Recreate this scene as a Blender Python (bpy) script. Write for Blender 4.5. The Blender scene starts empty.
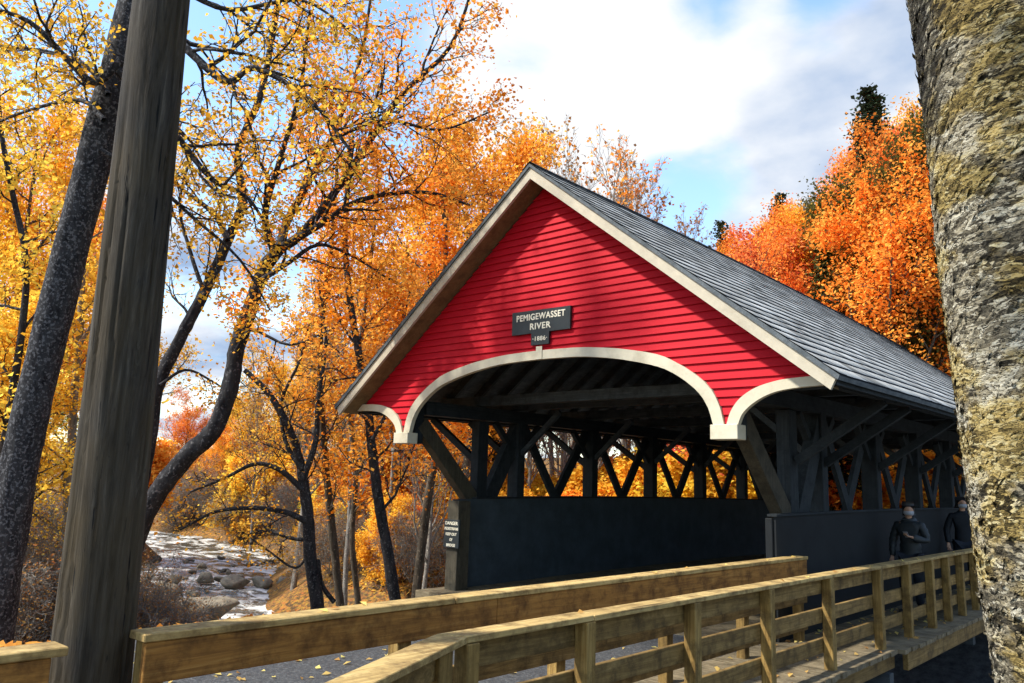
import bpy, bmesh, math, random, time
import numpy as np
from mathutils import Vector, Matrix
T0 = time.time()
sc = bpy.context.scene
COL = sc.collection
PI = math.pi
R_ = math.radians

# ------------------------------------------------------------------ camera
FPX = 795.4
CAM = np.array([6.997, -8.498, 1.761])
YAW, PIT, ROL = -.7268, .1762, -.0331
_f = np.array([math.sin(YAW)*math.cos(PIT), math.cos(YAW)*math.cos(PIT), math.sin(PIT)])
_r = np.array([math.cos(YAW), -math.sin(YAW), 0.])
_d = np.cross(_f, _r)
_c, _s = math.cos(ROL), math.sin(ROL)
RM = np.array([_c*_r+_s*_d, -_s*_r+_c*_d, _f])
cd = bpy.data.cameras.new('camera')
co = bpy.data.objects.new('camera', cd)
COL.objects.link(co)
cd.sensor_width = 36
cd.lens = FPX/1024*36
cd.clip_end = 3000
cd.clip_start = .05
m = Matrix.Identity(4)
for i in range(3):
    m[i][0] = RM[0][i]
    m[i][1] = -RM[1][i]
    m[i][2] = -RM[2][i]
    m[i][3] = CAM[i]
co.matrix_world = m
sc.camera = co

def survey(u, v, d):
    """world position of a surveyed point seen at bearing (u,v), d metres ahead"""
    return CAM + RM.T @ np.array([(u-512)/FPX, (v-341.5)/FPX, 1.])*d

# ------------------------------------------------------------------ node helpers
class NT:
    def __init__(s, name):
        s.m = bpy.data.materials.new(name)
        s.m.use_nodes = True
        s.t = s.m.node_tree
        s.t.nodes.clear()
        s.out = s.t.nodes.new('ShaderNodeOutputMaterial')
    def n(s, typ, ins=None, **kw):
        nd = s.t.nodes.new('ShaderNode'+typ)
        for k, v in kw.items():
            setattr(nd, k, v)
        for k, v in (ins or {}).items():
            s.set(nd, k, v)
        return nd
    def set(s, nd, k, v):
        sk = nd.inputs[k]
        if isinstance(v, bpy.types.NodeSocket):
            s.t.links.new(v, sk)
        else:
            if isinstance(v, (tuple, list)) and len(v) == 3 and sk.type == 'RGBA':
                v = (*v, 1)
            sk.default_value = v
    def obj(s, sx=1, sy=1, sz=1, rot=(0, 0, 0)):
        tc = s.n('TexCoord')
        mp = s.n('Mapping', {'Vector': tc.outputs['Object'], 'Scale': (sx, sy, sz), 'Rotation': rot})
        return mp.outputs[0]
    def noise(s, vec, scale, detail=4, rough=.55, dist=0):
        return s.n('TexNoise', {'Vector': vec, 'Scale': scale, 'Detail': detail, 'Roughness': rough, 'Distortion': dist}).outputs['Fac']
    def ramp(s, fac, stops, interp='LINEAR'):
        r = s.n('ValToRGB', {'Fac': fac})
        e = r.color_ramp.elements
        r.color_ramp.interpolation = interp
        while len(e) < len(stops):
            e.new(.5)
        for x, (p, c) in zip(e, stops):
            x.position = p
            x.color = (*c, 1) if not isinstance(c, (int, float)) else (c, c, c, 1)
        return r.outputs['Color']
    def mix(s, fac, a, b, typ='MIX'):
        x = s.n('Mix', data_type='RGBA', blend_type=typ)
        s.set(x, 0, fac)
        s.set(x, 6, a)
        s.set(x, 7, b)
        return x.outputs[2]
    def math(s, op, a, b=0.):
        x = s.n('Math', operation=op)
        s.set(x, 0, a)
        s.set(x, 1, b)
        return x.outputs[0]
    def bump(s, h, strength=.5, dist=.01, nrm=None):
        x = s.n('Bump', {'Height': h, 'Strength': strength, 'Distance': dist})
        if nrm:
            s.set(x, 'Normal', nrm)
        return x.outputs[0]
    def pr(s, col, rough=.7, spec=.3, nrm=None, **kw):
        p = s.n('BsdfPrincipled', {'Base Color': col, 'Roughness': rough, 'Specular IOR Level': spec})
        if nrm:
            s.set(p, 'Normal', nrm)
        for k, v in kw.items():
            s.set(p, k, v)
        s.t.links.new(p.outputs[0], s.out.inputs[0])
        return s.m

def mat_wood(name, dark, mid, light, axis='y', grain=1., rough=.75, knots=True, bs=.35):
    t = NT(name)
    st = {'x': (.6, 14, 14), 'y': (14, .6, 14), 'z': (14, 14, .6)}[axis]
    v = t.obj(*[a*grain for a in st])
    inf = t.n('ObjectInfo').outputs['Random']
    a = t.noise(v, 1.6, 7, .7, 1.6)
    b = t.noise(t.obj(1, 1, 1), 1.7, 3)
    c = t.ramp(a, [(.28, dark), (.5, mid), (.74, light)])
    c = t.mix(t.math('MULTIPLY', t.math('SUBTRACT', b, .35), .9), c, mid, 'MIX')
    blot = t.noise(t.obj(1, 1, 1), 5.5, 5, .7)
    c = t.mix(t.ramp(blot, [(.44, 0.), (.66, .9)]), c, dark)
    if knots:
        vo = t.n('TexVoronoi', {'Vector': t.obj(*[min(3., q*.35) for q in st]), 'Scale': 1.5})
        c = t.mix(t.ramp(vo.outputs['Distance'], [(.06, .85), (.12, 0.)]), c, tuple(q*.35 for q in dark))
    hv = t.n('HueSaturation', {'Color': c, 'Value': t.math('ADD', t.math('MULTIPLY', inf, .35), .82)})
    return t.pr(hv.outputs[0], rough, .25, t.bump(a, bs, .006))

def mat_plain(name, c, rough=.7, spec=.3, var=.25, scale=8, bump=.2, dirt=None):
    t = NT(name)
    v = t.obj()
    a = t.noise(v, scale, 5, .65)
    d = tuple(q*(1-var) for q in c)
    l = tuple(min(1, q*(1+var)) for q in c)
    col = t.ramp(a, [(.3, d), (.7, l)])
    if dirt:
        b = t.noise(v, scale*.37, 6, .75)
        col = t.mix(t.ramp(b, [(.5, 0.), (.75, .7)]), col, dirt)
    return t.pr(col, rough, spec, t.bump(a, bump, .005))

def mat_leaf(name, trans=.52):
    t = NT(name)
    oi = t.n('ObjectInfo')
    at = t.n('Attribute', attribute_name='tint')
    k = at.outputs['Fac']
    hs = t.n('HueSaturation', {'Color': oi.outputs['Color'],
                               'Hue': t.math('ADD', t.math('MULTIPLY', k, .075), .462),
                               'Saturation': t.math('ADD', t.math('MULTIPLY', k, -.15), 1.05),
                               'Value': t.math('ADD', t.math('MULTIPLY', k, .72), .62)})
    d = t.n('BsdfDiffuse', {'Color': hs.outputs[0]})
    tr = t.n('BsdfTranslucent', {'Color': hs.outputs[0]})
    mx = t.n('MixShader', {0: trans, 1: d.outputs[0], 2: tr.outputs[0]})
    t.t.links.new(mx.outputs[0], t.out.inputs[0])
    return t.m

def mat_bark(name, dark, light, scale=9, moss=None, lich=.6):
    t = NT(name)
    a = t.noise(t.obj(1, 1, .35), scale, 7, .7, .6)
    b = t.noise(t.obj(), scale*2.6, 4, .6)
    c = t.ramp(a, [(.34, dark), (.62, light)])
    c = t.mix(t.ramp(b, [(lich, 0.), (lich+.08, .75)]), c, tuple(min(1, q*3.2) for q in light))
    if moss:
        c = t.mix(t.ramp(t.noise(t.obj(), 2.2, 5, .7), [(.52, 0.), (.7, .6)]), c, moss)
    return t.pr(c, .9, .12, t.bump(a, .9, .02))

# ------------------------------------------------------------------ object helpers
def link(o, parent=None):
    COL.objects.link(o)
    if parent:
        o.parent = parent
    return o

def tag(o, label=None, cat=None, group=None, kind=None):
    if label:
        o['label'] = label
    if cat:
        o['category'] = cat
    if group:
        o['group'] = group
    if kind:
        o['kind'] = kind
    return o

def empty(name, loc=(0, 0, 0), label=None, cat=None, group=None):
    o = bpy.data.objects.new(name, None)
    o.empty_display_size = .2
    o.location = loc
    COL.objects.link(o)
    return tag(o, label, cat, group)

def part(name, me, mat=None, parent=None, loc=None, smooth=False):
    """parent is at origin-rotation: mesh coordinates are given in world space unless loc is local"""
    o = bpy.data.objects.new(name, me)
    if mat:
        me.materials.append(mat)
    link(o, parent)
    if parent is not None and loc is None:
        p = parent
        off = Vector((0, 0, 0))
        while p:
            off += p.location
            p = p.parent
        o.location = -off
    elif loc is not None:
        o.location = loc
    if smooth:
        me.polygons.foreach_set('use_smooth', np.ones(len(me.polygons), bool))
    return o

class MB:
    """collects primitives into one mesh"""
    def __init__(s):
        s.v = []
        s.f = []
    def add(s, V, F):
        k = len(s.v)
        s.v += [tuple(map(float, p)) for p in V]
        s.f += [tuple(i+k for i in f) for f in F]
        return s
    def box(s, a, b):
        x0, y0, z0 = a
        x1, y1, z1 = b
        return s.add([(x0, y0, z0), (x1, y0, z0), (x1, y1, z0), (x0, y1, z0), (x0, y0, z1), (x1, y0, z1), (x1, y1, z1), (x0, y1, z1)],
                     [(0, 3, 2, 1), (4, 5, 6, 7), (0, 1, 5, 4), (1, 2, 6, 5), (2, 3, 7, 6), (3, 0, 4, 7)])
    def beam(s, p, q, w, h, up=(0, 0, 1), segs=1, zf=None):
        """rectangular bar from p to q; w across, h along up"""
        p = np.array(p, float)
        q = np.array(q, float)
        d = (q-p)/np.linalg.norm(q-p)
        u = np.array(up, float)
        a = np.cross(d, u)
        a /= np.linalg.norm(a)
        u = np.cross(a, d)
        V = []
        for i in range(segs+1):
            c = p+(q-p)*i/segs
            if zf:
                c = c+np.array([0, 0, zf(c[1])])
            V += [c-a*w/2-u*h/2, c+a*w/2-u*h/2, c+a*w/2+u*h/2, c-a*w/2+u*h/2]
        F = [(0, 1, 2, 3), tuple(segs*4+i for i in (3, 2, 1, 0))]
        for i in range(segs):
            for j in range(4):
                F.append((i*4+j, (i+1)*4+j, (i+1)*4+(j+1) % 4, i*4+(j+1) % 4))
        return s.add(V, F)
    def prism(s, poly, y0, y1, zf=None):
        """xz polygon extruded along y"""
        n = len(poly)
        V = [(x, y0, z) for x, z in poly]+[(x, y1, z) for x, z in poly]
        F = [tuple(range(n)), tuple(range(2*n-1, n-1, -1))]+[(i, i+n, (i+1) % n+n, (i+1) % n) for i in range(n)]
        return s.add(V, F)
    def mesh(s, name='m', bevel=0, recalc=True):
        me = bpy.data.meshes.new(name)
        me.from_pydata(s.v, [], s.f)
        if bevel or recalc:
            bm = bmesh.new()
            bm.from_mesh(me)
            if bevel:
                bmesh.ops.bevel(bm, geom=[e for e in bm.edges], offset=bevel, segments=1, affect='EDGES', profile=.5)
            bmesh.ops.recalc_face_normals(bm, faces=bm.faces)
            bm.to_mesh(me)
            bm.free()
        return me

def mesh_np(name, V, Q, tint=None, smooth=False):
    V = np.asarray(V, np.float32)
    Q = np.asarray(Q, np.int32)
    me = bpy.data.meshes.new(name)
    k = Q.shape[1]
    me.vertices.add(len(V))
    me.vertices.foreach_set('co', V.ravel())
    me.loops.add(Q.size)
    me.loops.foreach_set('vertex_index', Q.ravel())
    me.polygons.add(len(Q))
    me.polygons.foreach_set('loop_start', np.arange(0, Q.size, k, dtype=np.int32))
    if smooth:
        me.polygons.foreach_set('use_smooth', np.ones(len(Q), bool))
    me.update(calc_edges=True)
    if tint is not None:
        a = me.attributes.new('tint', 'FLOAT', 'FACE')
        a.data.foreach_set('value', np.asarray(tint, np.float32))
    return me

def tubes_mesh(name, tubes, smooth=True):
    VV, QQ, k = [], [], 0
    for P, r in tubes:
        P = np.asarray(P, float)
        r = np.asarray(r, float)
        rough = r[0] > .1 and len(P) > 12
        if rough:
            q = np.linspace(0, len(P)-1, len(P)*7)
            P = np.stack([np.interp(q, np.arange(len(P)), P[:, i]) for i in range(3)], 1)
            r = np.interp(q, np.arange(len(r)), r)
        ns = 36 if rough else 10 if r[0] > .12 else (7 if r[0] > .05 else (5 if r[0] > .02 else 3))
        T = np.gradient(P, axis=0)
        T /= np.linalg.norm(T, axis=1)[:, None]+1e-9
        ref = np.array([0, 0, 1.]) if abs(T[0][2]) < .8 else np.array([1., 0, 0])
        A = np.cross(T, ref)
        A /= np.linalg.norm(A, axis=1)[:, None]+1e-9
        B = np.cross(T, A)
        an = np.arange(ns)*2*PI/ns
        rr_ = np.repeat(r[:, None], ns, 1)
        if rough:
            g_ = np.random.default_rng(len(P))
            rr_ = rr_*(1+.16*fbm2(g_, ns, len(P), 9, max(4, len(P)//7), 3).T+.10*fbm2(g_, ns, len(P), 3, max(2, len(P)//30), 2).T)
        ring = P[:, None, :]+rr_[:, :, None]*(A[:, None, :]*np.cos(an)[None, :, None]+B[:, None, :]*np.sin(an)[None, :, None])
        VV.append(ring.reshape(-1, 3))
        n = len(P)
        i = np.arange(n-1)[:, None]*ns
        j = np.arange(ns)[None, :]
        j2 = (j+1) % ns
        QQ.append((np.stack([i+j, i+j2, i+ns+j2, i+ns+j], -1).reshape(-1, 4))+k)
        k += n*ns
    return mesh_np(name, np.concatenate(VV), np.concatenate(QQ), smooth=smooth)

def fbm2(rng, nu, nv, fu, fv, octs=4, gain=.5, wrap=True):
    out = np.zeros((nu, nv))
    amp = 1
    for o in range(octs):
        gu, gv = max(2, int(fu*2**o)), max(2, int(fv*2**o))
        g = rng.random((gu+(0 if wrap else 1), gv+1))
        if wrap:
            g = np.vstack([g, g[:1]])
        u = np.linspace(0, gu, nu, endpoint=False)
        v = np.linspace(0, gv, nv, endpoint=False)
        iu = u.astype(int)
        iv = v.astype(int)
        a = u-iu
        b = v-iv
        a = a*a*(3-2*a)
        b = b*b*(3-2*b)
        a = a[:, None]
        b = b[None, :]
        G = g
        out += amp*((G[np.ix_(iu, iv)]*(1-a)+G[np.ix_(iu+1, iv)]*a)*(1-b)+(G[np.ix_(iu, iv+1)]*(1-a)+G[np.ix_(iu+1, iv+1)]*a)*b-.5)
        amp *= gain
    return out

# ------------------------------------------------------------------ materials
M = {}
M['rail'] = mat_wood('rail_wood', (.10, .042, .010), (.32, .145, .030), (.48, .26, .07), 'y', bs=.6)
M['rail_old'] = mat_wood('rail_wood_weathered', (.07, .042, .013), (.205, .125, .038), (.36, .24, .09), 'y', bs=.6)
M['cap'] = mat_wood('rail_cap_wood', (.14, .085, .03), (.44, .30, .11), (.64, .49, .22), 'y', bs=.6)
M['post'] = mat_wood('rail_post_wood', (.085, .05, .014), (.26, .16, .045), (.45, .31, .11), 'z', bs=.6)
M['deck'] = mat_wood('deck_wood', (.06, .047, .028), (.155, .122, .072), (.29, .24, .15), 'x')
M['stain'] = mat_wood('dark_stained_wood', (.010, .013, .015), (.021, .026, .029), (.040, .046, .048), 'z', knots=False, rough=.8)
M['stain_y'] = mat_wood('dark_stained_plate', (.010, .013, .015), (.021, .026, .029), (.040, .046, .048), 'y', knots=False, rough=.8)
M['stain_x_lift'] = mat_wood('shade_lifted_beam', (.028, .034, .038), (.055, .066, .073), (.10, .115, .122), 'x', knots=False, rough=.8)  # same dark stain, colour raised to offset the dim bridge interior
M['brace'] = mat_wood('brown_brace_wood', (.03, .026, .017), (.065, .055, .036), (.10, .086, .056), 'z', knots=False)
M['panel'] = mat_plain('dark_painted_panel', (.010, .0118, .0128), .8, .3, .25, 3)
M['panel_in_lift'] = mat_plain('shade_lifted_inner_panel', (.044, .058, .067), .7, .3, .25, 3, .25, (.02, .026, .03))  # panel paint with a lighter colour standing in for light inside the bridge
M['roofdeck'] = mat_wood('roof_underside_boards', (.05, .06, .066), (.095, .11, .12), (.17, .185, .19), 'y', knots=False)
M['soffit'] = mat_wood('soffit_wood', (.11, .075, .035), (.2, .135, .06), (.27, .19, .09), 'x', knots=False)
M['trim'] = mat_plain('cream_trim_paint', (.55, .50, .37), .55, .35, .08, 6, .12, (.33, .28, .18))
M['rake'] = mat_plain('rake_board_paint', (.46, .41, .31), .6, .3, .14, 5, .15, (.28, .24, .17))
M['sign'] = mat_plain('black_sign_paint', (.014, .02, .022), .5, .4, .2, 10)
M['letter'] = mat_plain('cream_letter_paint', (.75, .70, .55), .5, .3, .1, 30)
M['grime'] = mat_plain('pole_butt', (.05, .045, .04), .9, .1)
M['steel'] = mat_plain('galvanised_steel', (.45, .46, .47), .4, .6)

def mat_red():
    t = NT('red_clapboard_paint')
    v = t.obj(.7, 1, 12)
    a = t.noise(v, 2.2, 5, .6)
    b = t.noise(t.obj(), 1.1, 3)
    c = t.ramp(a, [(.3, (.41, .004, .013)), (.7, (.50, .008, .020))])
    c = t.mix(t.math('MULTIPLY', b, .25), c, (.36, .004, .009))
    st = t.noise(t.obj(6, 1, 30), 1.5, 6, .8)
    c = t.mix(t.ramp(st, [(.60, 0.), (.74, .55)]), c, (.24, .008, .014))
    fd = t.noise(t.obj(.8, 1, 1.6), 2.4, 6, .7)
    c = t.mix(t.ramp(fd, [(.5, 0.), (.75, .35)]), c, (.48, .018, .024))
    return t.pr(c, .62, .12, t.bump(a, .25, .004))
M['red'] = mat_red()

def mat_shingle():
    t = NT('cedar_shingles')
    tc = t.n('Attribute', attribute_name='tint')
    a = t.noise(t.obj(3, 1.5, 3), 9, 5, .7)
    b = t.noise(t.obj(), .9, 4, .6)
    c = t.ramp(tc.outputs['Fac'], [(0., (.012, .013, .015)), (.1, (.22, .205, .175)), (.5, (.58, .55, .48)), (1., (.85, .81, .72))])
    c = t.mix(t.math('MULTIPLY', t.math('MULTIPLY', a, .5), t.math('MINIMUM', t.math('MULTIPLY', tc.outputs['Fac'], 4.), 1.)), c, (.12, .12, .12))
    
    return t.pr(c, .9, .05, t.bump(a, .4, .006))
M['shingle'] = mat_shingle()

def mat_pole():
    t = NT('weathered_pole_wood')
    v = t.obj(9, 9, .55)
    a = t.noise(v, 2.6, 8, .72, .5)
    b = t.noise(t.obj(1.2, 1.2, .5), 2.2, 5, .6)
    c = t.ramp(a, [(.32, (.008, .007, .006)), (.43, (.030, .026, .021)), (.56, (.056, .049, .040)), (.72, (.13, .118, .098))])
    c = t.mix(t.ramp(b, [(.42, 0.), (.7, .75)]), c, (.075, .055, .028))
    cr = t.noise(t.obj(26, 26, .9), 1.6, 5, .6)
    crk = t.ramp(cr, [(.64, 0.), (.69, 1.)])
    c = t.mix(crk, c, (.012, .012, .012))
    pk = t.noise(t.obj(14, 14, 4), 2.0, 3, .5)
    c = t.mix(t.ramp(pk, [(.68, 0.), (.73, .7)]), c, (.02, .018, .015))
    h = t.math('SUBTRACT', a, crk)
    return t.pr(c, .88, .15, t.bump(h, .8, .012))
M['pole'] = mat_pole()

def mat_birch():
    t = NT('shaggy_birch_bark')
    rot = (0, R_(-30), 0)
    v3 = t.obj(1, 1, 3., rot)
    a = t.noise(v3, 11., 9, .8, .5)
    big = t.noise(t.obj(1, 1, 1.6, rot), 4.2, 5, .6)
    wob = t.n('VectorMath', {0: v3, 1: t.n('TexNoise', {'Vector': v3, 'Scale': 9., 'Detail': 5.}).outputs['Color']}, operation='ADD').outputs[0]
    vo = t.n('TexVoronoi', {'Vector': wob, 'Scale': 9.}, feature='DISTANCE_TO_EDGE')
    vc = t.n('TexVoronoi', {'Vector': wob, 'Scale': 9.}, feature='F1')
    rnd = t.n('SeparateColor', {0: vc.outputs['Color']}).outputs[0]
    fine = t.noise(t.obj(1, 1, 4, rot), 42, 5, .8)
    at = t.n('Attribute', attribute_name='tint').outputs['Fac']
    s = t.math('ADD', t.math('MULTIPLY', a, .40), t.math('MULTIPLY', fine, .35))
    s = t.math('ADD', s, t.math('MULTIPLY', rnd, .25))
    c = t.ramp(s, [(.34, (.016, .015, .013)), (.40, (.10, .092, .072)), (.46, (.27, .24, .18)), (.53, (.52, .47, .35)), (.62, (.86, .81, .66))])
    y = t.ramp(big, [(.45, .15), (.54, .9)])
    c = t.mix(y, c, t.ramp(s, [(.36, (.03, .022, .008)), (.44, (.24, .17, .05)), (.53, (.66, .47, .14)), (.64, (.90, .76, .38))]))
    crk = t.ramp(vo.outputs['Distance'], [(.015, 1.), (.075, 0.)])
    c = t.mix(t.math('MULTIPLY', crk, .9), c, (.016, .014, .011))
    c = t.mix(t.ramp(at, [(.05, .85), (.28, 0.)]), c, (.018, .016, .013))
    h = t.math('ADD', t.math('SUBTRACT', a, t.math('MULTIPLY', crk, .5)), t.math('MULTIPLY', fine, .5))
    return t.pr(c, .85, .15, t.bump(h, 1., .03))
M['birch'] = mat_birch()
M['bark'] = mat_bark('dark_grey_bark', (.010, .010, .012), (.042, .040, .040), 8, None, .57)
M['bark_lichen'] = mat_bark('lichened_bark', (.010, .010, .012), (.045, .045, .047), 11, None, .52)
M['bark_brown'] = mat_bark('brown_forest_bark', (.03, .024, .017), (.10, .08, .058), 7)
M['bark_grey'] = mat_bark('pale_twig_bark', (.10, .09, .075), (.24, .215, .18), 7)
M['leaf'] = mat_leaf('autumn_leaf')
M['needle'] = mat_leaf('conifer_needles', .12)

def mat_ground():
    t = NT('leaf_litter_ground')
    v = t.obj()
    a = t.noise(v, 5.5, 6, .75)
    vo = t.n('TexVoronoi', {'Vector': v, 'Scale': 9.})
    b = t.noise(v, .35, 4)
    c = t.ramp(a, [(.3, (.035, .026, .018)), (.5, (.12, .07, .03)), (.66, (.24, .13, .045)), (.8, (.33, .22, .09))])
    lf = t.n('HueSaturation', {'Color': (.42, .17, .035, 1), 'Hue': t.math('ADD', t.math('MULTIPLY', vo.outputs['Color'], .08), .47), 'Value': .9})
    c = t.mix(t.ramp(a, [(.46, 0.), (.56, .75)]), c, lf.outputs[0])
    c = t.mix(t.ramp(b, [(.5, 0.), (.62, .6)]), c, (.06, .05, .035))
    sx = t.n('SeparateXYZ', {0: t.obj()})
    right_shade = t.n('MapRange', {0: sx.outputs[0], 1: 3.6, 2: 4.4})  # shade painted into the ground colour right of the boardwalk
    gr = t.ramp(a, [(.3, (.02, .022, .025)), (.7, (.07, .072, .075))])  # dark stone grey that also carries the painted shade
    c = t.mix(right_shade.outputs[0], c, gr)
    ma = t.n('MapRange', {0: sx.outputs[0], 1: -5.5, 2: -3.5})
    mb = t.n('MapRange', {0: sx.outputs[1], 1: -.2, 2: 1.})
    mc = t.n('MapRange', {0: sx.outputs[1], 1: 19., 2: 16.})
    c = t.mix(t.math('MULTIPLY', t.math('MULTIPLY', ma.outputs[0], mb.outputs[0]), mc.outputs[0]), c, gr)  # painted shade continues around and below the bridge
    return t.pr(c, .95, .1, t.bump(a, .8, .05))
M['ground'] = mat_ground()

def mat_road():
    t = NT('old_asphalt')
    v = t.obj()
    a = t.noise(v, 38, 6, .85)
    b = t.noise(v, 1.1, 6, .7)
    c = t.ramp(a, [(.36, (.018, .018, .018)), (.5, (.052, .052, .051)), (.62, (.16, .158, .15))])
    c = t.mix(t.math('MULTIPLY', b, .55), c, (.04, .042, .046))
    return t.pr(c, .85, .25, t.bump(a, .6, .006))
M['road'] = mat_road()

def mat_rock(name, c0, c1):
    t = NT(name)
    v = t.obj()
    a = t.noise(v, 3.2, 9, .7)
    b = t.noise(v, 1.4, 4)
    c = t.ramp(a, [(.3, c0), (.7, c1)])
    c = t.mix(t.ramp(b, [(.5, 0.), (.7, .5)]), c, tuple(q*.5 for q in c0))
    return t.pr(c, .85, .25, t.bump(a, .7, .05))
M['rock'] = mat_rock('river_rock', (.10, .085, .06), (.34, .29, .20))
M['rock_dark'] = mat_rock('wet_rock', (.05, .043, .032), (.17, .145, .1))

def mat_water():
    t = NT('river_water')
    v = t.obj(1, 1, 1)
    a = t.noise(v, 1.6, 5, .6, .8)
    f = t.noise(t.obj(.55, .9, 1), 1.1, 8, .72, .6)
    foam = t.ramp(f, [(.46, 0.), (.60, 1.)])
    c = t.mix(foam, (.06, .05, .03), (.72, .70, .63))
    rf = t.mix(foam, (.12,)*3, (.6,)*3)
    p = t.n('BsdfPrincipled', {'Base Color': c, 'Roughness': rf, 'IOR': 1.33, 'Specular IOR Level': .6,
                               'Normal': t.bump(a, .8, .12)})
    t.t.links.new(p.outputs[0], t.out.inputs[0])
    return t.m
M['water'] = mat_water()

# ------------------------------------------------------------------ terrain
RIV = np.array([(45, 13), (30, 11), (12, 8.5), (0, 7.5), (-10, 5.5), (-20, 4.5), (-29, 10.2), (-38, 16.5), (-52, 20), (-78, 18)], float)
def rivdist(x, y):
    x = np.asarray(x, float)
    y = np.asarray(y, float)
    best = np.full(x.shape, 1e9)
    side = np.zeros(x.shape)
    for a, b in zip(RIV[:-1], RIV[1:]):
        d = b-a
        t = np.clip(((x-a[0])*d[0]+(y-a[1])*d[1])/(d@d), 0, 1)
        px, py = a[0]+t*d[0], a[1]+t*d[1]
        q = np.hypot(x-px, y-py)
        s = np.sign(d[0]*(y-a[1])-d[1]*(x-a[0]))      # which bank
        m_ = q < best
        best = np.where(m_, q, best)
        side = np.where(m_, s, side)
    return best, -side                                   # +1: far bank
def sst(a, b, x):
    t = np.clip((x-a)/(b-a), 0, 1)
    return t*t*(3-2*t)
def vnoise(x, y, s, seed=0):
    x = np.asarray(x)/s+seed*7.3
    y = np.asarray(y)/s-seed*3.1
    return (np.sin(x*1.3+np.sin(y*1.7)*1.2)+np.sin(y*1.1+1.3*np.sin(x*.9))+.5*np.sin(x*2.9+y*2.3))/2.5
def terrain(x, y):
    x = np.asarray(x, float)
    y = np.asarray(y, float)
    d, s = rivdist(x, y)
    far = s > 0
    hw = np.where(x < -14, 2.7, 4.6)
    bed = -3.6
    # near bank
    top_n = -1.3+.12*vnoise(x, y, 4)+1.6*sst(-14, -30, x)+.08*np.clip(-20-x, 0, 60)*sst(-8, -20, y)
    plate = sst(-4.6, -2.2, x)*sst(1.6, .2, y)
    top_n = top_n*(1-plate)+(-.02-.55*sst(3.3, 4.6, x))*plate
    top_n = np.where((x > 3.4) & (y > -1), np.minimum(top_n, -.55-.35*np.clip(y, 0, 4)), top_n)
    zn = bed+(top_n-bed)*sst(hw-1.0, hw+4.5, d)
    # far bank and hills
    right = sst(-30, 5, x)
    hill = (.10+.33*right)*np.clip(d-11, 0, 70)
    hill = hill+.03*np.clip(d-60, 0, 200)
    top_f = -1.4+.3*vnoise(x, y, 6, 2)+hill+.03*hill*vnoise(x, y, 9, 4)
    zf = bed+(top_f-bed)*sst(hw-.6, hw+4.5, d)
    z = np.where(far, zf, zn)
    z = z+.05*vnoise(x, y, .8, 5)*(1-plate)*sst(hw-2, hw+1, d)
    return z
def tz(x, y):
    return float(terrain(np.array([x]), np.array([y]))[0])

def axis(lo, hi, fine_lo, fine_hi, step, grow=1.09):
    a = list(np.arange(fine_lo, fine_hi, step))
    s = step
    x = a[-1]
    while x < hi:
        s *= grow
        x += s
        a.append(x)
    s = step
    x = fine_lo
    b = []
    while x > lo:
        s *= grow
        x -= s
        b.append(x)
    return np.array(b[::-1]+a)
gx = axis(-900, 900, -26, 9, .3)
gy = axis(-900, 900, -12, 16, .3)
X, Y = np.meshgrid(gx, gy, indexing='ij')
Z = terrain(X, Y)
nx, ny = X.shape
idx = np.arange(nx*ny).reshape(nx, ny)
Q = np.stack([idx[:-1, :-1], idx[1:, :-1], idx[1:, 1:], idx[:-1, 1:]], -1).reshape(-1, 4)
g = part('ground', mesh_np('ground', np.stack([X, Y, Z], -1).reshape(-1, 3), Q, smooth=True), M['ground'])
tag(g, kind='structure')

# water sheet follows the river
rng = np.random.default_rng(5)
wx = np.arange(-75, 40, .35)
W_ = []
P = RIV
seg = np.concatenate([[0], np.cumsum(np.hypot(*np.diff(P, axis=0).T))])
ss = np.arange(0, seg[-1], .4)
cx = np.interp(ss, seg, P[:, 0])
cy = np.interp(ss, seg, P[:, 1])
tx = np.gradient(cx)
ty = np.gradient(cy)
ker = np.ones(15)/15
tx = np.convolve(tx, ker, 'same')
ty = np.convolve(ty, ker, 'same')
ln = np.hypot(tx, ty)
nxx, nyy = -ty/ln, tx/ln
off = np.linspace(-6.5, 6.5, 40)
WX = cx[:, None]+nxx[:, None]*off
WY = cy[:, None]+nyy[:, None]*off
WZ = -3.12+.05*vnoise(WX, WY, .55, 3)+.045*vnoise(WX, WY, .27, 8)
n1, n2 = WX.shape
idx = np.arange(n1*n2).reshape(n1, n2)
Q = np.stack([idx[:-1, :-1], idx[1:, :-1], idx[1:, 1:], idx[:-1, 1:]], -1).reshape(-1, 4)
w = part('river_water', mesh_np('river', np.stack([WX, WY, WZ], -1).reshape(-1, 3), Q, smooth=True), M['water'])
tag(w, kind='structure')

# asphalt road leading into the bridge
V = []
ry = np.arange(-14, .81, .4)
rx = np.linspace(-2.15, 3.2, 14)
for y in ry:
    for i, x in enumerate(rx):
        e = .12*math.sin(y*1.7)+.07*math.sin(y*4.1) if i == 0 else 0
        V.append((x+e, y, .012-.05*(i == 0)))
nr = len(rx)
Q = [(i*nr+j, i*nr+j+1, (i+1)*nr+j+1, (i+1)*nr+j) for i in range(len(ry)-1) for j in range(nr-1)]
tag(part('road', mesh_np('road', V, Q), M['road']), kind='structure')

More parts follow.
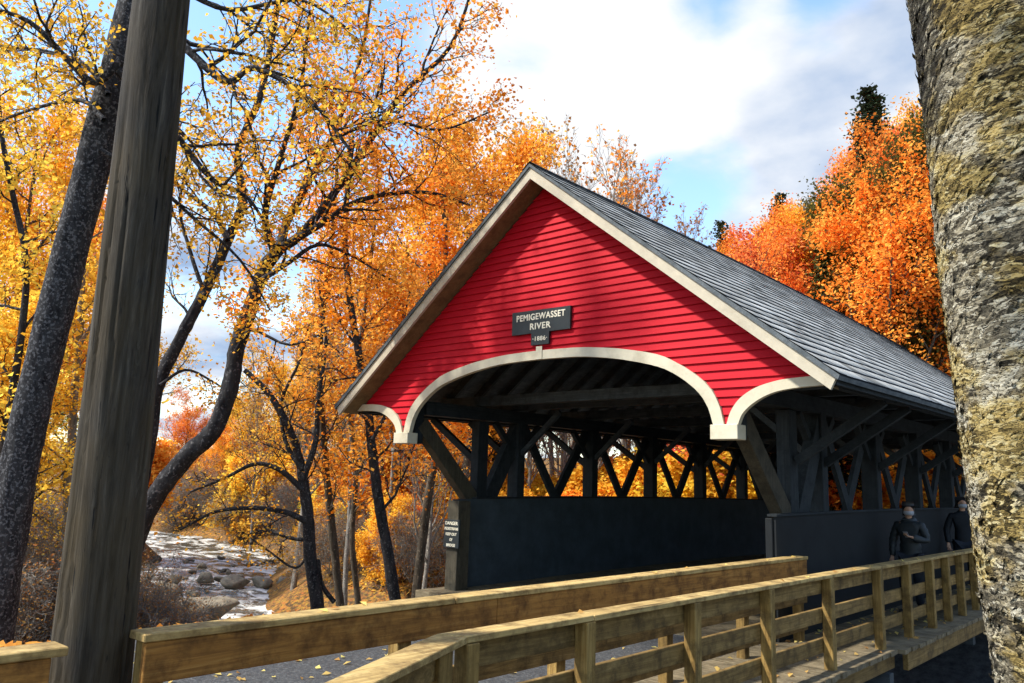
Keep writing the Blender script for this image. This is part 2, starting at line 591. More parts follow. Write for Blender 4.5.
# ------------------------------------------------------------------ covered bridge
LB = 17.0
def zc(y):
    return .085*4*max(y, 0)*(18-y)/324
br = empty('covered_bridge', (0, 0, 0), 'red gabled covered bridge with dark timber trusses and grey shingle roof', 'bridge')
def crv(pts, n=6):
    P = np.array(pts, float)
    P = np.vstack([2*P[0]-P[1], P, 2*P[-1]-P[-2]])
    out = []
    for i in range(1, len(P)-2):
        for k in range(n):
            t = k/n
            a, b, c, d = P[i-1:i+3]
            out.append(.5*((2*b)+(-a+c)*t+(2*a-5*b+4*c-d)*t*t+(-a+3*b-3*c+d)*t**3))
    out.append(P[-2])
    return np.array(out)
mo = crv([(0, 3.6), (.6, 3.587), (1, 3.553), (1.39, 3.5), (1.89, 3.39), (2.15, 3.27), (2.38, 3.13), (2.6, 2.94), (2.72, 2.72), (2.775, 2.5)])
mi = crv([(0, 3.475), (.6, 3.462), (1, 3.425), (1.45, 3.35), (1.9, 3.235), (2.15, 3.12), (2.4, 2.94), (2.56, 2.74), (2.64, 2.5), (2.645, 2.49)])
so = crv([(2.805, 2.5), (2.86, 2.65), (2.97, 2.79), (3.15, 2.9), (3.37, 2.962), (3.55, 2.985), (3.8, 2.995), (3.86, 2.995)])
si = crv([(2.945, 2.5), (3.01, 2.63), (3.16, 2.75), (3.35, 2.835), (3.55, 2.872), (3.8, 2.888), (4.02, 2.89)])
SL = .787
def ztop(x):
    return 6.015-SL*abs(x)
mid = (np.column_stack([np.linspace(0, 2.7, 60), (np.interp(np.linspace(0, 2.7, 60), mo[:, 0], mo[:, 1])+np.interp(np.linspace(0, 2.7, 60), mi[:, 0], mi[:, 1]))/2]))
def zbot(x):
    x = abs(x)
    if x < 2.70:
        return float(np.interp(x, mid[:, 0], mid[:, 1]))
    if x < 2.88:
        return 2.45
    return float(np.interp(x, so[:, 0], so[:, 1]))-.04
def lapped(y, sgn, expo=.104, lap=.025):
    mb = MB()
    xs = np.arange(-3.96, 3.9601, .03)
    z = 2.2
    rr = random.Random(3)
    while z < 6.1:
        z1 = z+expo
        jig = rr.uniform(-.0015, .0015)
        for a, b in zip(xs[:-1], xs[1:]):
            q = []
            for x, zz in ((a, z), (b, z), (b, z1), (a, z1)):
                q.append((x, min(max(zz, zbot(x)), ztop(x))))
            if max(q[3][1]-q[0][1], q[2][1]-q[1][1]) < 1e-4:
                continue
            yy = [y+sgn*(lap+jig)*(1-(p[1]-z)/expo)+sgn*.003 for p in q]
            V = [(q[i][0], yy[i], q[i][1]+zc(0)) for i in range(4)]
            mb.add(V, [(0, 1, 2, 3)] if sgn < 0 else [(3, 2, 1, 0)])
            if abs(q[0][1]-z) < 1e-6 and abs(q[1][1]-z) < 1e-6:
                V = [(a, y+sgn*.003, z), (b, y+sgn*.003, z), (b, yy[1], z), (a, yy[0], z)]
                mb.add(V, [(0, 1, 2, 3)])
        z = z1
    return mb
for nm, y, sg in (('gable_wall', 0, -1), ('rear_gable_wall', LB, 1)):
    part(nm, lapped(y, sg).mesh(nm, recalc=False), M['red'], br)
    b = MB()          # backing boards seen from inside
    xs = np.arange(-3.95, 3.951, .15)
    for a, c in zip(xs[:-1], xs[1:]):
        ba, bc = zbot(a), zbot(c)
        ta, tc_ = ztop(a), ztop(c)
        if ta < ba+.01 and tc_ < bc+.01:
            continue
        b.add([(a, y-sg*.03, ba), (c, y-sg*.03, bc), (c, y-sg*.03, max(tc_, bc)), (a, y-sg*.03, max(ta, ba))], [(3, 2, 1, 0)])
    part('gable_backing', b.mesh('gb', recalc=False), M['stain_x_lift'], br)
def strip(outer, inner, y0, y1):
    mb = MB()
    n = min(len(outer), len(inner))
    o = outer[np.linspace(0, len(outer)-1, 48).round().astype(int)]
    i_ = inner[np.linspace(0, len(inner)-1, 48).round().astype(int)]
    V = []
    for a, b in zip(o, i_):
        V += [(a[0], y0, a[1]), (b[0], y0, b[1]), (b[0], y1, b[1]), (a[0], y1, a[1])]
    F = [(0, 1, 2, 3), (47*4+3, 47*4+2, 47*4+1, 47*4)]
    for k in range(47):
        for j in range(4):
            F.append((k*4+j, k*4+(j+1) % 4, (k+1)*4+(j+1) % 4, (k+1)*4+j))
    return mb.add(V, F)
mir = np.array([-1, 1])
for y0, y1, tagn in ((-.055, .02, ''), (LB-.02, LB+.055, '')):
    full_o = np.vstack([(mo*mir)[::-1], mo[1:]])
    full_i = np.vstack([(mi*mir)[::-1], mi[1:]])
    part('arch_trim', strip(full_o, full_i, y0, y1).mesh('arch'), M['trim'], br)
    for s in (-1, 1):
        part('side_arch_trim', strip(so*np.array([s, 1]), si*np.array([s, 1]), y0, y1).mesh('sarch'), M['trim'], br)
        c = MB().box((s*2.79-.17, y0-.04, 2.33), (s*2.79+.17, y1+.10, 2.50))
        part('capital', c.mesh('cap', .006), M['trim'], br)
k = MB().box((-.05, -.066, 3.472), (.06, -.057, 3.655))
part('keystone', k.mesh('key', .002), M['trim'], br)
# pendant posts behind the capitals
for s in (-1, 1):
    part('portal_post', MB().box((s*2.79-.10, .125, 2.34), (s*2.79+.10, .30, 3.3)).mesh('pp', .006), M['stain'], br)
# roof ---------------------------------------------------------------
YF, YB = -.385, LB+.385
ys = np.linspace(YF, YB, 20)
def roof_strip(x0, z0, x1, z1, ys):
    V, F = [], []
    for y in ys:
        V += [(x0, y, z0+zc(y)), (x1, y, z1+zc(y))]
    for i in range(len(ys)-1):
        F.append((2*i, 2*i+1, 2*i+3, 2*i+2))
    return V, F
AP, EX = 6.255, 4.205
rngs = np.random.default_rng(11)
rf = None
for s in (1, -1):
    nrow = 24
    VV, QQ, TT = [], [], []
    k0 = 0
    for r in range(nrow):
        a = EX*(1-r/nrow)          # lower edge x
        b = EX*(1-(r+1)/nrow)
        za, zb_ = AP-SL*a, AP-SL*b
        y = YF
        ofs = rngs.uniform(-.01, .01)
        while y < YB-.001:
            wd = rngs.uniform(.12, .3)
            y1 = min(y+wd, YB)
            t = .020+rngs.uniform(-.003, .003)
            dz = rngs.uniform(-.003, .003)
            aa = a-dz
            zaa = AP-SL*aa
            g_ = .004
            ya, yb2 = y+g_*(y > YF), y1
            c0, c1 = zc(ya), zc(yb2)
            VV += [(s*aa, ya, zaa+t+c0), (s*aa, yb2, zaa+t+c1), (s*b, yb2, zb_+.004+c1), (s*b, ya, zb_+.004+c0),
                   (s*aa, ya, zaa-.002+c0), (s*aa, yb2, zaa-.002+c1)]
            if s > 0:
                QQ += [(k0, k0+1, k0+2, k0+3), (k0+4, k0+5, k0+1, k0)]
            else:
                QQ += [(k0+3, k0+2, k0+1, k0), (k0, k0+1, k0+5, k0+4)]
            tt = np.clip(rngs.normal(.5, .22), 0, 1)
            TT += [max(.12, tt), 0.]
            k0 += 6
            y = y1
    part('shingle_roof', mesh_np('shingles', VV, QQ, TT), M['shingle'], br)
    mb = MB()
    V = []
    th = .05
    for y in ys:
        c = zc(y)
        V += [(0, y, AP-.004+c), (s*EX, y, AP-.004-SL*EX+c), (s*(EX-.02), y, AP-th-SL*EX+c), (0, y, AP-th+c)]
    F = [(0, 1, 2, 3), tuple(19*4+i for i in (3, 2, 1, 0))]
    for i in range(19):
        for j in range(4):
            F.append((i*4+j, (i+1)*4+j, (i+1)*4+(j+1) % 4, i*4+(j+1) % 4))
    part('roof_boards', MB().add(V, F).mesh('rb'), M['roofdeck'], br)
    # rake boards front and back
    for y0, y1 in ((-.36, -.315), (LB+.315, LB+.36)):
        poly = [(0, AP-th-.003), (s*4.163, AP-th-.003-SL*4.163), (s*4.10, 2.80), (0, 6.035)]
        part('rake_board', MB().prism(poly, y0, y1).mesh('rk'), M['rake'], br)
        poly = [(0, AP-.06), (s*4.19, AP-.06-SL*4.19), (s*4.19, AP-.09-SL*4.19), (0, AP-.09)]
    # soffit lookout boards between rake board and wall
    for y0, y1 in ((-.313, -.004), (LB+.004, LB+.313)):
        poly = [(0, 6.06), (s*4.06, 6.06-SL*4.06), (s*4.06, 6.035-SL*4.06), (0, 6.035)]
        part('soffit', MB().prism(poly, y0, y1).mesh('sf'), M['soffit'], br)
    # rafters
    for y in np.arange(.55, LB-.3, .62):
        part('rafter', MB().beam((s*.03, y, 6.06+zc(y)), (s*3.98, y, 6.06-SL*3.95+zc(y)), .06, .12, up=(0, 0, 1)).mesh('rafter'), M['stain_x_lift'], br)
    # eave board
    part('eave_board', MB().beam((s*4.13, -.30, 2.89), (s*4.13, LB+.30, 2.89), .03, .07, segs=12, zf=zc).mesh('eb'), M['stain_y'], br)
rc = MB()
for s in (1, -1):
    V, F = [], []
    for y in ys:
        V += [(0, y, AP+.035+zc(y)), (s*.13, y, AP+.035-SL*.13+zc(y)), (s*.13, y, AP+.018-SL*.13+zc(y))]
    for i in range(19):
        F += [(3*i, 3*i+1, 3*i+4, 3*i+3), (3*i+1, 3*i+2, 3*i+5, 3*i+4)]
    rc.add(V, F)
part('ridge_cap', rc.mesh('ridge'), M['shingle'], br)
# trusses ----------------------------------------------------------------
PY = [2.72, 5.05, 7.38, 9.71, 12.04, 14.37]
for s in (-1, 1):
    x = s*2.77
    bw = s*(-.0)
    # half-height side wall
    for dx in ((-.165, .165) if s < 0 else (.14,)):
        part('side_wall', MB().beam((x+dx, 1.6 if s*dx > 0 and s < 0 else .96, .64), (x+dx, LB-.7, .64), .03, 1.62, segs=14, zf=zc).mesh('sw'), M['panel'] if dx*s > 0 else M['panel_in_lift'], br)
    part('wall_cap', MB().beam((x+(.12 if s > 0 else 0), .93 if s > 0 else 1.5, 1.465), (x+(.12 if s > 0 else 0), LB-.68, 1.465), .40 if s < 0 else .12, .028, segs=14, zf=zc).mesh('wc', 0), M['stain_y'], br)
    # end posts with brown braces
    if s < 0:
        part('end_post', MB().box((-2.70, .94, -.15), (-2.44, 1.22, 1.447)).mesh('ep', .008), M['brace'], br)
    else:
        part('end_post', MB().box((x+.03, .93, -.15), (x+.12, 1.05, 1.447)).mesh('ep', .008), M['panel'], br)
    part('portal_brace', MB().beam((x, .27, 2.68), (x, 1.72, 1.30), .17, .26, up=(0, 1, 0)).mesh('pb', .008), M['brace'], br)
    part('end_post', MB().box((x-.09, 1.60, -.1), (x+.09, 1.85, 2.82)).mesh('ep2', .006), M['stain'], br)
    part('top_plate', MB().beam((x, .31, 2.92), (x, LB-.31, 2.92), .24, .22, segs=12, zf=zc).mesh('tp'), M['stain_y'], br)
    part('bottom_chord', MB().beam((x, .5, -.28), (x, LB+.2, -.28), .3, .3, segs=12, zf=zc).mesh('bc'), M['stain_y'], br)
    for i, y in enumerate(PY):
        part('truss_post', MB().box((x-.125, y-.10, -.3), (x+.125, y+.10, 2.84+zc(y))).mesh('tpst', .008), M['stain'], br)
    part('truss_post', MB().box((x-.125, LB-1., -.3), (x+.125, LB-.75, 2.88)).mesh('tpst', .008), M['stain'], br)
    ends = [1.72]+PY+[LB-.88]
    for a, c in zip(ends[:-1], ends[1:]):
        z0, z1 = .05, 2.84
        if a < 2:
            part('truss_brace', MB().beam((x+s*.02, a+.1, 1.2), (x+s*.02, c+.02, 2.75), .14, .30, up=(0, 1, 0)).mesh('tb'), M['stain'], br)
        else:
            part('truss_brace', MB().beam((x+.035, a+.12, z1), (x+.035, c-.12, z0), .065, .17, up=(0, 1, 0)).mesh('tb'), M['stain'], br)
            part('truss_brace', MB().beam((x-.035, a+.12, z0), (x-.035, c-.12, z1), .065, .20, up=(0, 1, 0)).mesh('tb'), M['stain'], br)
        for yy, dr in ((a, 1), (c, -1)):
            if 1.8 < yy < LB-1:
                part('knee_brace', MB().beam((x, yy+dr*.12, 2.33), (x, yy+dr*.62, 2.83), .09, .1, up=(0, 1, 0)).mesh('kb'), M['stain'], br)
    # roof outriggers and struts to the eave
    for y in [1.72]+PY+[LB-.88]:
        c = zc(y)
        part('eave_strut', MB().beam((x+s*.13, y, 2.13+c), (s*4.0, y, 2.86+c), .09, .11, up=(0, 0, 1)).mesh('es'), M['stain_y'], br)
    for y in PY:
        part('inner_knee_brace', MB().beam((x-s*.12, y, 2.25+zc(y)), (x-s*1.0, y, 3.0+zc(y)), .07, .09).mesh('ik'), M['stain_x_lift'], br)
    part('eave_beam', MB().beam((s*3.98, .02, 2.93), (s*3.98, LB-.02, 2.93), .1, .12, segs=10, zf=zc).mesh('ebm'), M['stain_y'], br)
for y in [1.72]+PY+[LB-.88]:
    part('tie_beam', MB().beam((-3.72, y, 3.14+zc(y)), (3.72, y, 3.14+zc(y)), .15, .17).mesh('tie', .006), M['stain_x_lift'], br)
for a, c in zip(PY[:-1], PY[1:]):
    part('lateral_brace', MB().beam((-2.6, a+.1, 3.26), (2.6, c-.1, 3.26), .1, .1).mesh('lb'), M['stain_x_lift'], br)
    part('lateral_brace', MB().beam((2.6, a+.1, 3.37), (-2.6, c-.1, 3.37), .1, .1).mesh('lb'), M['stain_x_lift'], br)
# floor of the bridge
b = MB()
y = .5
rr = random.Random(2)
while y < LB+.3:
    b.box((-2.9, y, -.12), (2.9, y+.19, rr.uniform(-.004, .004)+.01+zc(y)))
    y += .2
part('bridge_deck', b.mesh('bd', recalc=False), M['deck'], br)
for x in (-2., -.7, .7, 2.):
    part('floor_girder', MB().box((x-.12, .3, -.6), (x+.12, LB+.6, -.13)).mesh('fg'), M['stain_y'], br)
# stone abutments
for y0, y1 in ((.2, 1.3), (LB-1., LB+1.2)):
    b = MB()
    rr = random.Random(int(y0*10))
    for k in range(8):
        z0 = -4.2+k*.45
        x = -3.3
        while x < 4.2:
            wdt = rr.uniform(.5, 1.0)
            x1 = min(x+wdt, 4.25)
            j = rr.uniform(-.03, .03)
            b.box((x+.01, y0+j, z0+.01), (x1-.01, y1-j+rr.uniform(0, .05), z0+.44))
            x = x1
    ab = part('stone_abutment', b.mesh('abt', .02), M['rock_dark'])
    tag(ab, 'stone block abutment under the %s end of the covered bridge' % ('near' if y0 < 2 else 'far'), 'abutment')

# ------------------------------------------------------------------ signs
def text_mesh(body, size, ext=.003, bold=.0, space=1.0, line=1.0):
    cu = bpy.data.curves.new('t', 'FONT')
    cu.body = body
    cu.size = size
    cu.extrude = ext
    cu.offset = bold
    cu.align_x = 'CENTER'
    cu.align_y = 'CENTER'
    cu.space_character = space
    cu.space_line = line
    o = bpy.data.objects.new('t', cu)
    COL.objects.link(o)
    bpy.context.view_layer.update()
    dg = bpy.context.evaluated_depsgraph_get()
    me = bpy.data.meshes.new_from_object(o.evaluated_get(dg))
    bpy.data.objects.remove(o)
    me.materials.clear()
    return me
def sign_text(name, body, size, pos, width, parent, mat, rot=(PI/2, 0, 0), **k):
    me = text_mesh(body, size, **k)
    xs = [v.co.x for v in me.vertices]
    w_ = max(xs)-min(xs)
    if width:
        f = width/w_
        for v in me.vertices:
            v.co.x *= f
    o = bpy.data.objects.new(name, me)
    me.materials.append(mat)
    link(o, parent)
    o.location = Vector(pos)-parent.location
    o.rotation_euler = rot
    return o
sg = empty('name_sign', (.015, -.03, 3.68), 'black board sign reading PEMIGEWASSET RIVER 1886 on the red gable', 'sign')
poly = [(-.515, 4.19), (-.51, 3.855), (-.145, 3.855), (-.145, 3.68), (.175, 3.68), (.175, 3.855), (.54, 3.855), (.54, 4.175)]
part('sign_board', MB().prism(poly, -.062, -.028).mesh('sb'), M['sign'], sg)
sign_text('lettering', 'PEMIGEWASSET', .125, (.012, -.064, 4.085), .88, sg, M['letter'], bold=.0025, space=1.1)
sign_text('lettering', 'RIVER', .125, (.012, -.064, 3.945), .375, sg, M['letter'], bold=.0025, space=1.1)
sign_text('lettering', '·1886·', .088, (.015, -.064, 3.765), .26, sg, M['letter'], bold=.001, space=1.1)
ds = empty('danger_sign', (-2.55, .91, .70), 'small black warning sign with white capitals on the left end post', 'sign')
part('sign_board', MB().box((-2.725, .90, .69), (-2.375, .932, 1.14)).mesh('dsb', .003), M['sign'], ds)
for i, (tx_, wd) in enumerate((('DANGER', .31), ('PEDESTRIANS', .34), ('KEEP OUT', .27), ('OF', .07), ('BRIDGE', .22))):
    sign_text('lettering', tx_, .075 if i == 0 else .062, (-2.55, .897, 1.08-.087*i), wd*.92, ds, M['letter'], bold=.001)

# ------------------------------------------------------------------ railings
def rot_board(mb, p, q, w, h):
    return mb.beam(p, q, w, h)
def leafy(): pass
# road-side rail (far one), from the utility pole to the bridge
RX = 3.05
r1 = empty('wooden_railing', (RX, -6.66, 0), 'long brown plank railing between the road and boardwalk, ending at the dark bridge wall', 'railing', None)
joints = [-6.68, -4.62, -1.78, 1.40]
for a, c in zip(joints[:-1], joints[1:]):
    part('top_cap', MB().beam((RX, a+.004, .985), (RX, c-.004, .985), .165, .038).mesh('c', .005), M['cap'], r1)
for a, c in ((-6.66, -4.20), (-4.195, 1.38)):
    part('top_board', MB().beam((RX+.05, a, .868), (RX+.05, c, .868), .04, .19).mesh('tb', .004), M['rail'], r1)
part('middle_board', MB().beam((RX+.05, -6.6, .50), (RX+.05, 1.36, .53), .04, .13).mesh('mb', .004), M['rail_old'], r1)
part('lower_board', MB().beam((RX+.05, -6.6, .19), (RX+.05, 1.36, .22), .04, .13).mesh('lb', .004), M['rail_old'], r1)
for y in (-6.59, -5.0, -3.4, -1.78, -.2, 1.30):
    part('post', MB().box((RX-.07, y-.055, -.1), (RX+.028, y+.055, .965)).mesh('p', .005), M['post'], r1)
r0 = empty('wooden_railing', (RX+.03, -7.05, 0), 'short wooden rail section left of the grey utility pole', 'railing')
part('top_cap', MB().beam((RX+.06, -10.2, .985), (RX+.06, -7.03, .985), .165, .038).mesh('c', .005), M['cap'], r0)
part('top_board', MB().beam((RX+.11, -10.2, .868), (RX+.11, -7.09, .868), .04, .19).mesh('tb', .004), M['rail'], r0)
for y in (-7.2, -9.0, -10.1):
    part('post', MB().box((RX-.01, y-.055, -.1), (RX+.088, y+.055, .965)).mesh('p', .005), M['post'], r0)
# boardwalk-side rail (near one)
SX = 3.84
r2 = empty('wooden_railing', (SX, -5.3, 0), 'near weathered railing with square posts along the outer edge of the boardwalk', 'railing')
ZT = .95
kink = (SX-.02, -5.36)
outp = (4.9, -7.75)
def cap_poly(pts, z0, z1):
    n = len(pts)
    return MB().add([(x, y, z0) for x, y in pts]+[(x, y, z1) for x, y in pts],
                    [tuple(range(n-1, -1, -1)), tuple(range(n, 2*n))]+[(i, (i+1) % n, (i+1) % n+n, i+n) for i in range(n)])
part('top_cap', cap_poly([(3.755, -5.40), (3.915, -5.31), (5.0, -7.74), (4.84, -7.83)], ZT-.036, ZT).mesh('c', .004), M['cap'], r2)
part('top_cap', cap_poly([(3.755, -5.394), (3.918, -5.306), (3.918, -4.16), (3.758, -4.16)], ZT-.034, ZT+.002).mesh('c', .004), M['cap'], r2)
for a, c in ((-4.155, .9), (.908, 5.6), (5.608, 12.4)):
    part('top_cap', MB().beam((SX, a, ZT-.018), (SX, c, ZT-.018), .16, .036).mesh('c', .004), M['cap'], r2)
for (zl, h, nm) in ((.835, .155, 'top_board'), (.545, .14, 'middle_board'), (.255, .14, 'lower_board')):
    mt = M['rail_old']
    for a, c in ((-5.28, -4.18), (-4.175, -1.48), (-1.475, 2.6), (2.605, 12.3)):
        part(nm, MB().beam((SX-.03, a, zl), (SX-.03, c, zl), .036, h).mesh(nm, .004), mt, r2)
    part(nm, MB().beam((3.83, -5.41, zl), (4.88, -7.75, zl), .036, h).mesh(nm, .004), mt, r2)
PYS = [-5.27, -4.2, -2.82, -1.48, -.02, 1.55, 2.67, 3.75, 4.6, 5.42, 6.3, 7.2, 8.15, 9.1, 10.1, 11.1, 12.1]
for y in PYS:
    part('post', MB().box((SX-.01, y-.05, -.16), (SX+.088, y+.05, ZT-.037)).mesh('p', .005), M['post'], r2)
part('post', MB().box((SX-.01, -5.52, -.16), (SX+.088, -5.42, ZT-.037)).mesh('p', .005), M['post'], r2)
part('post', MB().box((4.55, -7.1, -.5), (4.65, -7.0, ZT-.037)).mesh('p', .005), M['post'], r2)
# boardwalk
bw_ = empty('boardwalk', (3.5, -4.6, 0), 'grey plank footway with yellow leaves running beside the dark bridge wall', 'boardwalk')
b = MB()
rr = random.Random(8)
y = -5.3
while y < LB:
    wd = .14
    outx = 4.02 if y < 1.7 else 4.10
    b.box((2.83, y, -.02+rr.uniform(-.002, .002)), (outx+rr.uniform(-.012, .012), y+wd-.008, .025+rr.uniform(-.003, .003)))
    y += wd
part('planks', b.mesh('planks', recalc=False), M['deck'], bw_)
part('edge_beam', MB().box((4.02, 1.86, -.22), (4.08, LB-.1, -.024)).mesh('ebm', .005), M['rail_old'], bw_)
part('edge_beam', MB().box((3.9, -5.2, -.2), (3.95, 1.8, -.024)).mesh('ebm', .005), M['rail_old'], bw_)
for y in (1.5, 5.5, 9.5, 13.5):
    part('support_beam', MB().box((2.95, y, -.4), (3.98, y+.14, -.225)).mesh('sb', .005), M['stain_x_lift'], bw_)

# ------------------------------------------------------------------ utility pole
pp = survey(93, 650, 3.86)
pt_ = survey(161.5, 0, 4.25)
dirp = (pt_-pp)/(pt_-pp)[2]
rng = np.random.default_rng(4)
nu, nv = 96, 300
hgt = np.linspace(-1.2, 8.5, nv)
cen = pp[None, :]+dirp[None, :]*(hgt-pp[2])[:, None]
n_ = fbm2(rng, nu, nv, 14, 3, 4)
n2_ = fbm2(rng, nu, nv, 3, 2, 3)
rad = .205-.0135*(hgt+1)
rad = rad[None, :]+.009*n_+.010*n2_
# drying cracks
for k in range(70):
    c0 = rng.integers(0, nu)
    s0 = rng.integers(0, nv-40)
    l = rng.integers(15, 90)
    j = np.arange(s0, min(nv, s0+l))
    c = (c0+np.round(np.cumsum(rng.normal(0, .12, len(j)))).astype(int)) % nu
    rad[c, j] -= .012*np.sin(np.linspace(0, PI, len(j)))
an = np.arange(nu)*2*PI/nu
PV = np.stack([cen[None, :, 0]+rad*np.cos(an)[:, None], cen[None, :, 1]+rad*np.sin(an)[:, None], np.broadcast_to(cen[None, :, 2], rad.shape)], -1)
idx = np.arange(nu*nv).reshape(nu, nv)
idx2 = np.roll(idx, -1, 0)
Q = np.stack([idx[:, :-1], idx2[:, :-1], idx2[:, 1:], idx[:, 1:]], -1).reshape(-1, 4)
po = part('utility_pole', mesh_np('pole', PV.reshape(-1, 3), Q, smooth=True), M['pole'])
tag(po, 'thick weathered grey wooden pole standing in the gap of the rail', 'utility pole')

# ------------------------------------------------------------------ tree machinery
def norm(v):
    return v/(np.linalg.norm(v)+1e-9)
class Tree:
    def __init__(s, seed, leaf_level=2, maxlevel=3, nchild=(12, 6, 5), ang=(50, 45, 40), lf=(.55, .5, .5),
                 up=.15, wander=.16, leaves=9, lsp=.16, lsize=.09, seg=.5, twig_r=.006):
        s.rng = np.random.default_rng(seed)
        s.t = []
        s.L = []
        s.P = dict(leaf_level=leaf_level, maxlevel=maxlevel, nchild=nchild, ang=ang, lf=lf, up=up, wander=wander,
                   leaves=leaves, lsp=lsp, lsize=lsize, seg=seg, tr=twig_r)
    def limb(s, P, r0, r1, level=0, t0=.2, length=None, nch=None, leafy=True):
        P = np.asarray(P, float)
        n = len(P)
        rad = np.linspace(r0, r1, n)
        s.t.append((P, rad))
        s.children(P, rad, level, t0, length, nch, leafy)
    def children(s, P, rad, level, t0, length=None, nch=None, leafy=True):
        q = s.P
        rng = s.rng
        cum = np.concatenate([[0], np.cumsum(np.linalg.norm(np.diff(P, axis=0), axis=1))])
        L = length if length else cum[-1]
        if level >= q['leaf_level'] and leafy:
            k = q['leaves']
            tt = rng.uniform(.25, 1.05, k)
            for t in tt:
                i = min(int(t*(len(P)-1)), len(P)-2)
                f = t*(len(P)-1)-i
                c = P[i]*(1-f)+P[i+1]*f
                s.L.append(c+rng.normal(0, q['lsp'], 3))
        if level >= q['maxlevel']:
            return
        n = nch if nch is not None else q['nchild'][min(level, len(q['nchild'])-1)]
        az0 = rng.uniform(0, 2*PI)
        for c in range(n):
            t = t0+(1-t0)*(c+rng.uniform(0, 1))/n
            x = t*cum[-1]
            i = min(np.searchsorted(cum, x)-1, len(P)-2)
            i = max(i, 0)
            f = (x-cum[i])/(cum[i+1]-cum[i]+1e-9)
            p = P[i]*(1-f)+P[i+1]*f
            r = rad[i]*(1-f)+rad[i+1]*f
            tan = norm(P[i+1]-P[i])
            a = R_(q['ang'][min(level, len(q['ang'])-1)])*rng.uniform(.7, 1.3)
            az = az0+c*2.4+rng.uniform(-.5, .5)
            ref = np.array([0, 0, 1.]) if abs(tan[2]) < .9 else np.array([1., 0, 0])
            A = norm(np.cross(tan, ref))
            B = np.cross(tan, A)
            d = norm(tan*math.cos(a)+(A*math.cos(az)+B*math.sin(az))*math.sin(a))
            l = L*q['lf'][min(level, len(q['lf'])-1)]*(1.15-.65*t)*rng.uniform(.7, 1.25)
            s.grow(p, d, l, max(q['tr'], min(r*.62, l*.022)), level+1, leafy)
    def grow(s, p, d, l, r0, level, leafy=True):
        q = s.P
        rng = s.rng
        n = max(3, min(9, int(l/q['seg'])+2))
        P = [p]
        st = l/n
        for i in range(n):
            d = norm(d+rng.normal(0, q['wander'], 3)+np.array([0, 0, q['up']*(.6 if level > 1 else 1)]))
            P.append(P[-1]+d*st)
        P = np.array(P)
        rad = np.linspace(r0, max(.35*r0, q['tr']*.6), len(P))
        s.t.append((P, rad))
        s.children(P, rad, level, .15, l, None, leafy)
    def trunk_mesh(s):
        return tubes_mesh('trunk', s.t)
    def crown_mesh(s):
        return leaf_mesh(s.rng, np.array(s.L), s.P['lsize'])

def leaf_mesh(rng, C, size, flat=.45):
    n = len(C)
    N = rng.normal(0, 1, (n, 3))
    N[:, 2] = np.abs(N[:, 2])+flat
    N /= np.linalg.norm(N, axis=1)[:, None]
    A = np.cross(N, rng.normal(0, 1, (n, 3)))
    A /= np.linalg.norm(A, axis=1)[:, None]+1e-9
    B = np.cross(N, A)
    sz = size*rng.uniform(.55, 1.25, n)[:, None]
    w = sz*rng.uniform(.6, .95, n)[:, None]
    fold = N*sz*rng.uniform(-.25, .25, n)[:, None]
    V = np.stack([C-A*sz*.55, C-B*w*.5+fold+A*sz*.08, C+A*sz*.55, C+B*w*.5+fold+A*sz*.08], 1).reshape(-1, 3)
    Q = np.arange(4*n).reshape(-1, 4)
    # patchy tint: clumps plus individual leaves
    cl = .5+.5*vnoise(C[:, 0]+C[:, 2]*.7, C[:, 1]+C[:, 2]*.4, .45, 1)*.6
    t = np.clip(.55*cl+.45*rng.random(n), 0, 1)
    return mesh_np('crown', V, Q, t)

def straight(rng, h, lean=.04, n=9, wob=.03):
    z = np.linspace(0, h, n)
    x = np.cumsum(rng.normal(0, wob*h/n, n))+lean*z
    y = np.cumsum(rng.normal(0, wob*h/n, n))
    x -= x[0]
    y -= y[0]
    return np.stack([x, y, z], 1)

protos = {}
def proto(name, h, r, tree, t0, leafm, barkm, trunk2=None):
    P = straight(tree.rng, h)
    tree.limb(P, r, r*.18, 0, t0)
    if trunk2:
        for k in range(trunk2):
            a = tree.rng.uniform(0, 2*PI)
            d = np.array([math.cos(a)*.35, math.sin(a)*.35, 1])
            tree.grow(P[1]*.2, norm(d), h*.85, r*.6, 0)
    tm = tree.trunk_mesh()
    tm.materials.append(barkm)
    cm = tree.crown_mesh()
    cm.materials.append(leafm)
    protos[name] = (tm, cm, float(np.quantile(np.array(tree.L)[:, 2], .985)))
# mid-distance maples, taller open trees, sparse brushy trees, understorey, spruce
for i in range(4):
    proto('maple%d' % i, 10, .17, Tree(20+i, nchild=(20, 7, 5), lf=(.40, .5, .55), leaves=28, lsp=.24, lsize=.115, ang=(58, 48, 45), up=.12, seg=.7, twig_r=.01), .16, M['leaf'], M['bark_brown'])
for i in range(2):
    proto('open%d' % i, 12, .16, Tree(40+i, nchild=(16, 6, 5), lf=(.36, .5, .5), leaves=6, lsp=.2, lsize=.16, ang=(48, 42, 40), up=.18, seg=.8, twig_r=.009), .3, M['leaf'], M['bark_brown'])
for i in range(2):
    proto('bare%d' % i, 12, .13, Tree(50+i, nchild=(16, 8, 7), lf=(.34, .5, .55), leaves=1, lsp=.12, lsize=.17, ang=(38, 35, 35), up=.22, seg=.8, twig_r=.009), .3, M['leaf'], M['bark_grey'])
for i in range(3):
    proto('bush%d' % i, 3.4, .05, Tree(60+i, nchild=(12, 6, 4), lf=(.6, .5, .5), leaves=16, lsp=.15, lsize=.15, ang=(60, 50, 45), up=.12, seg=.5, twig_r=.006), .05, M['leaf'], M['bark_brown'], 3)
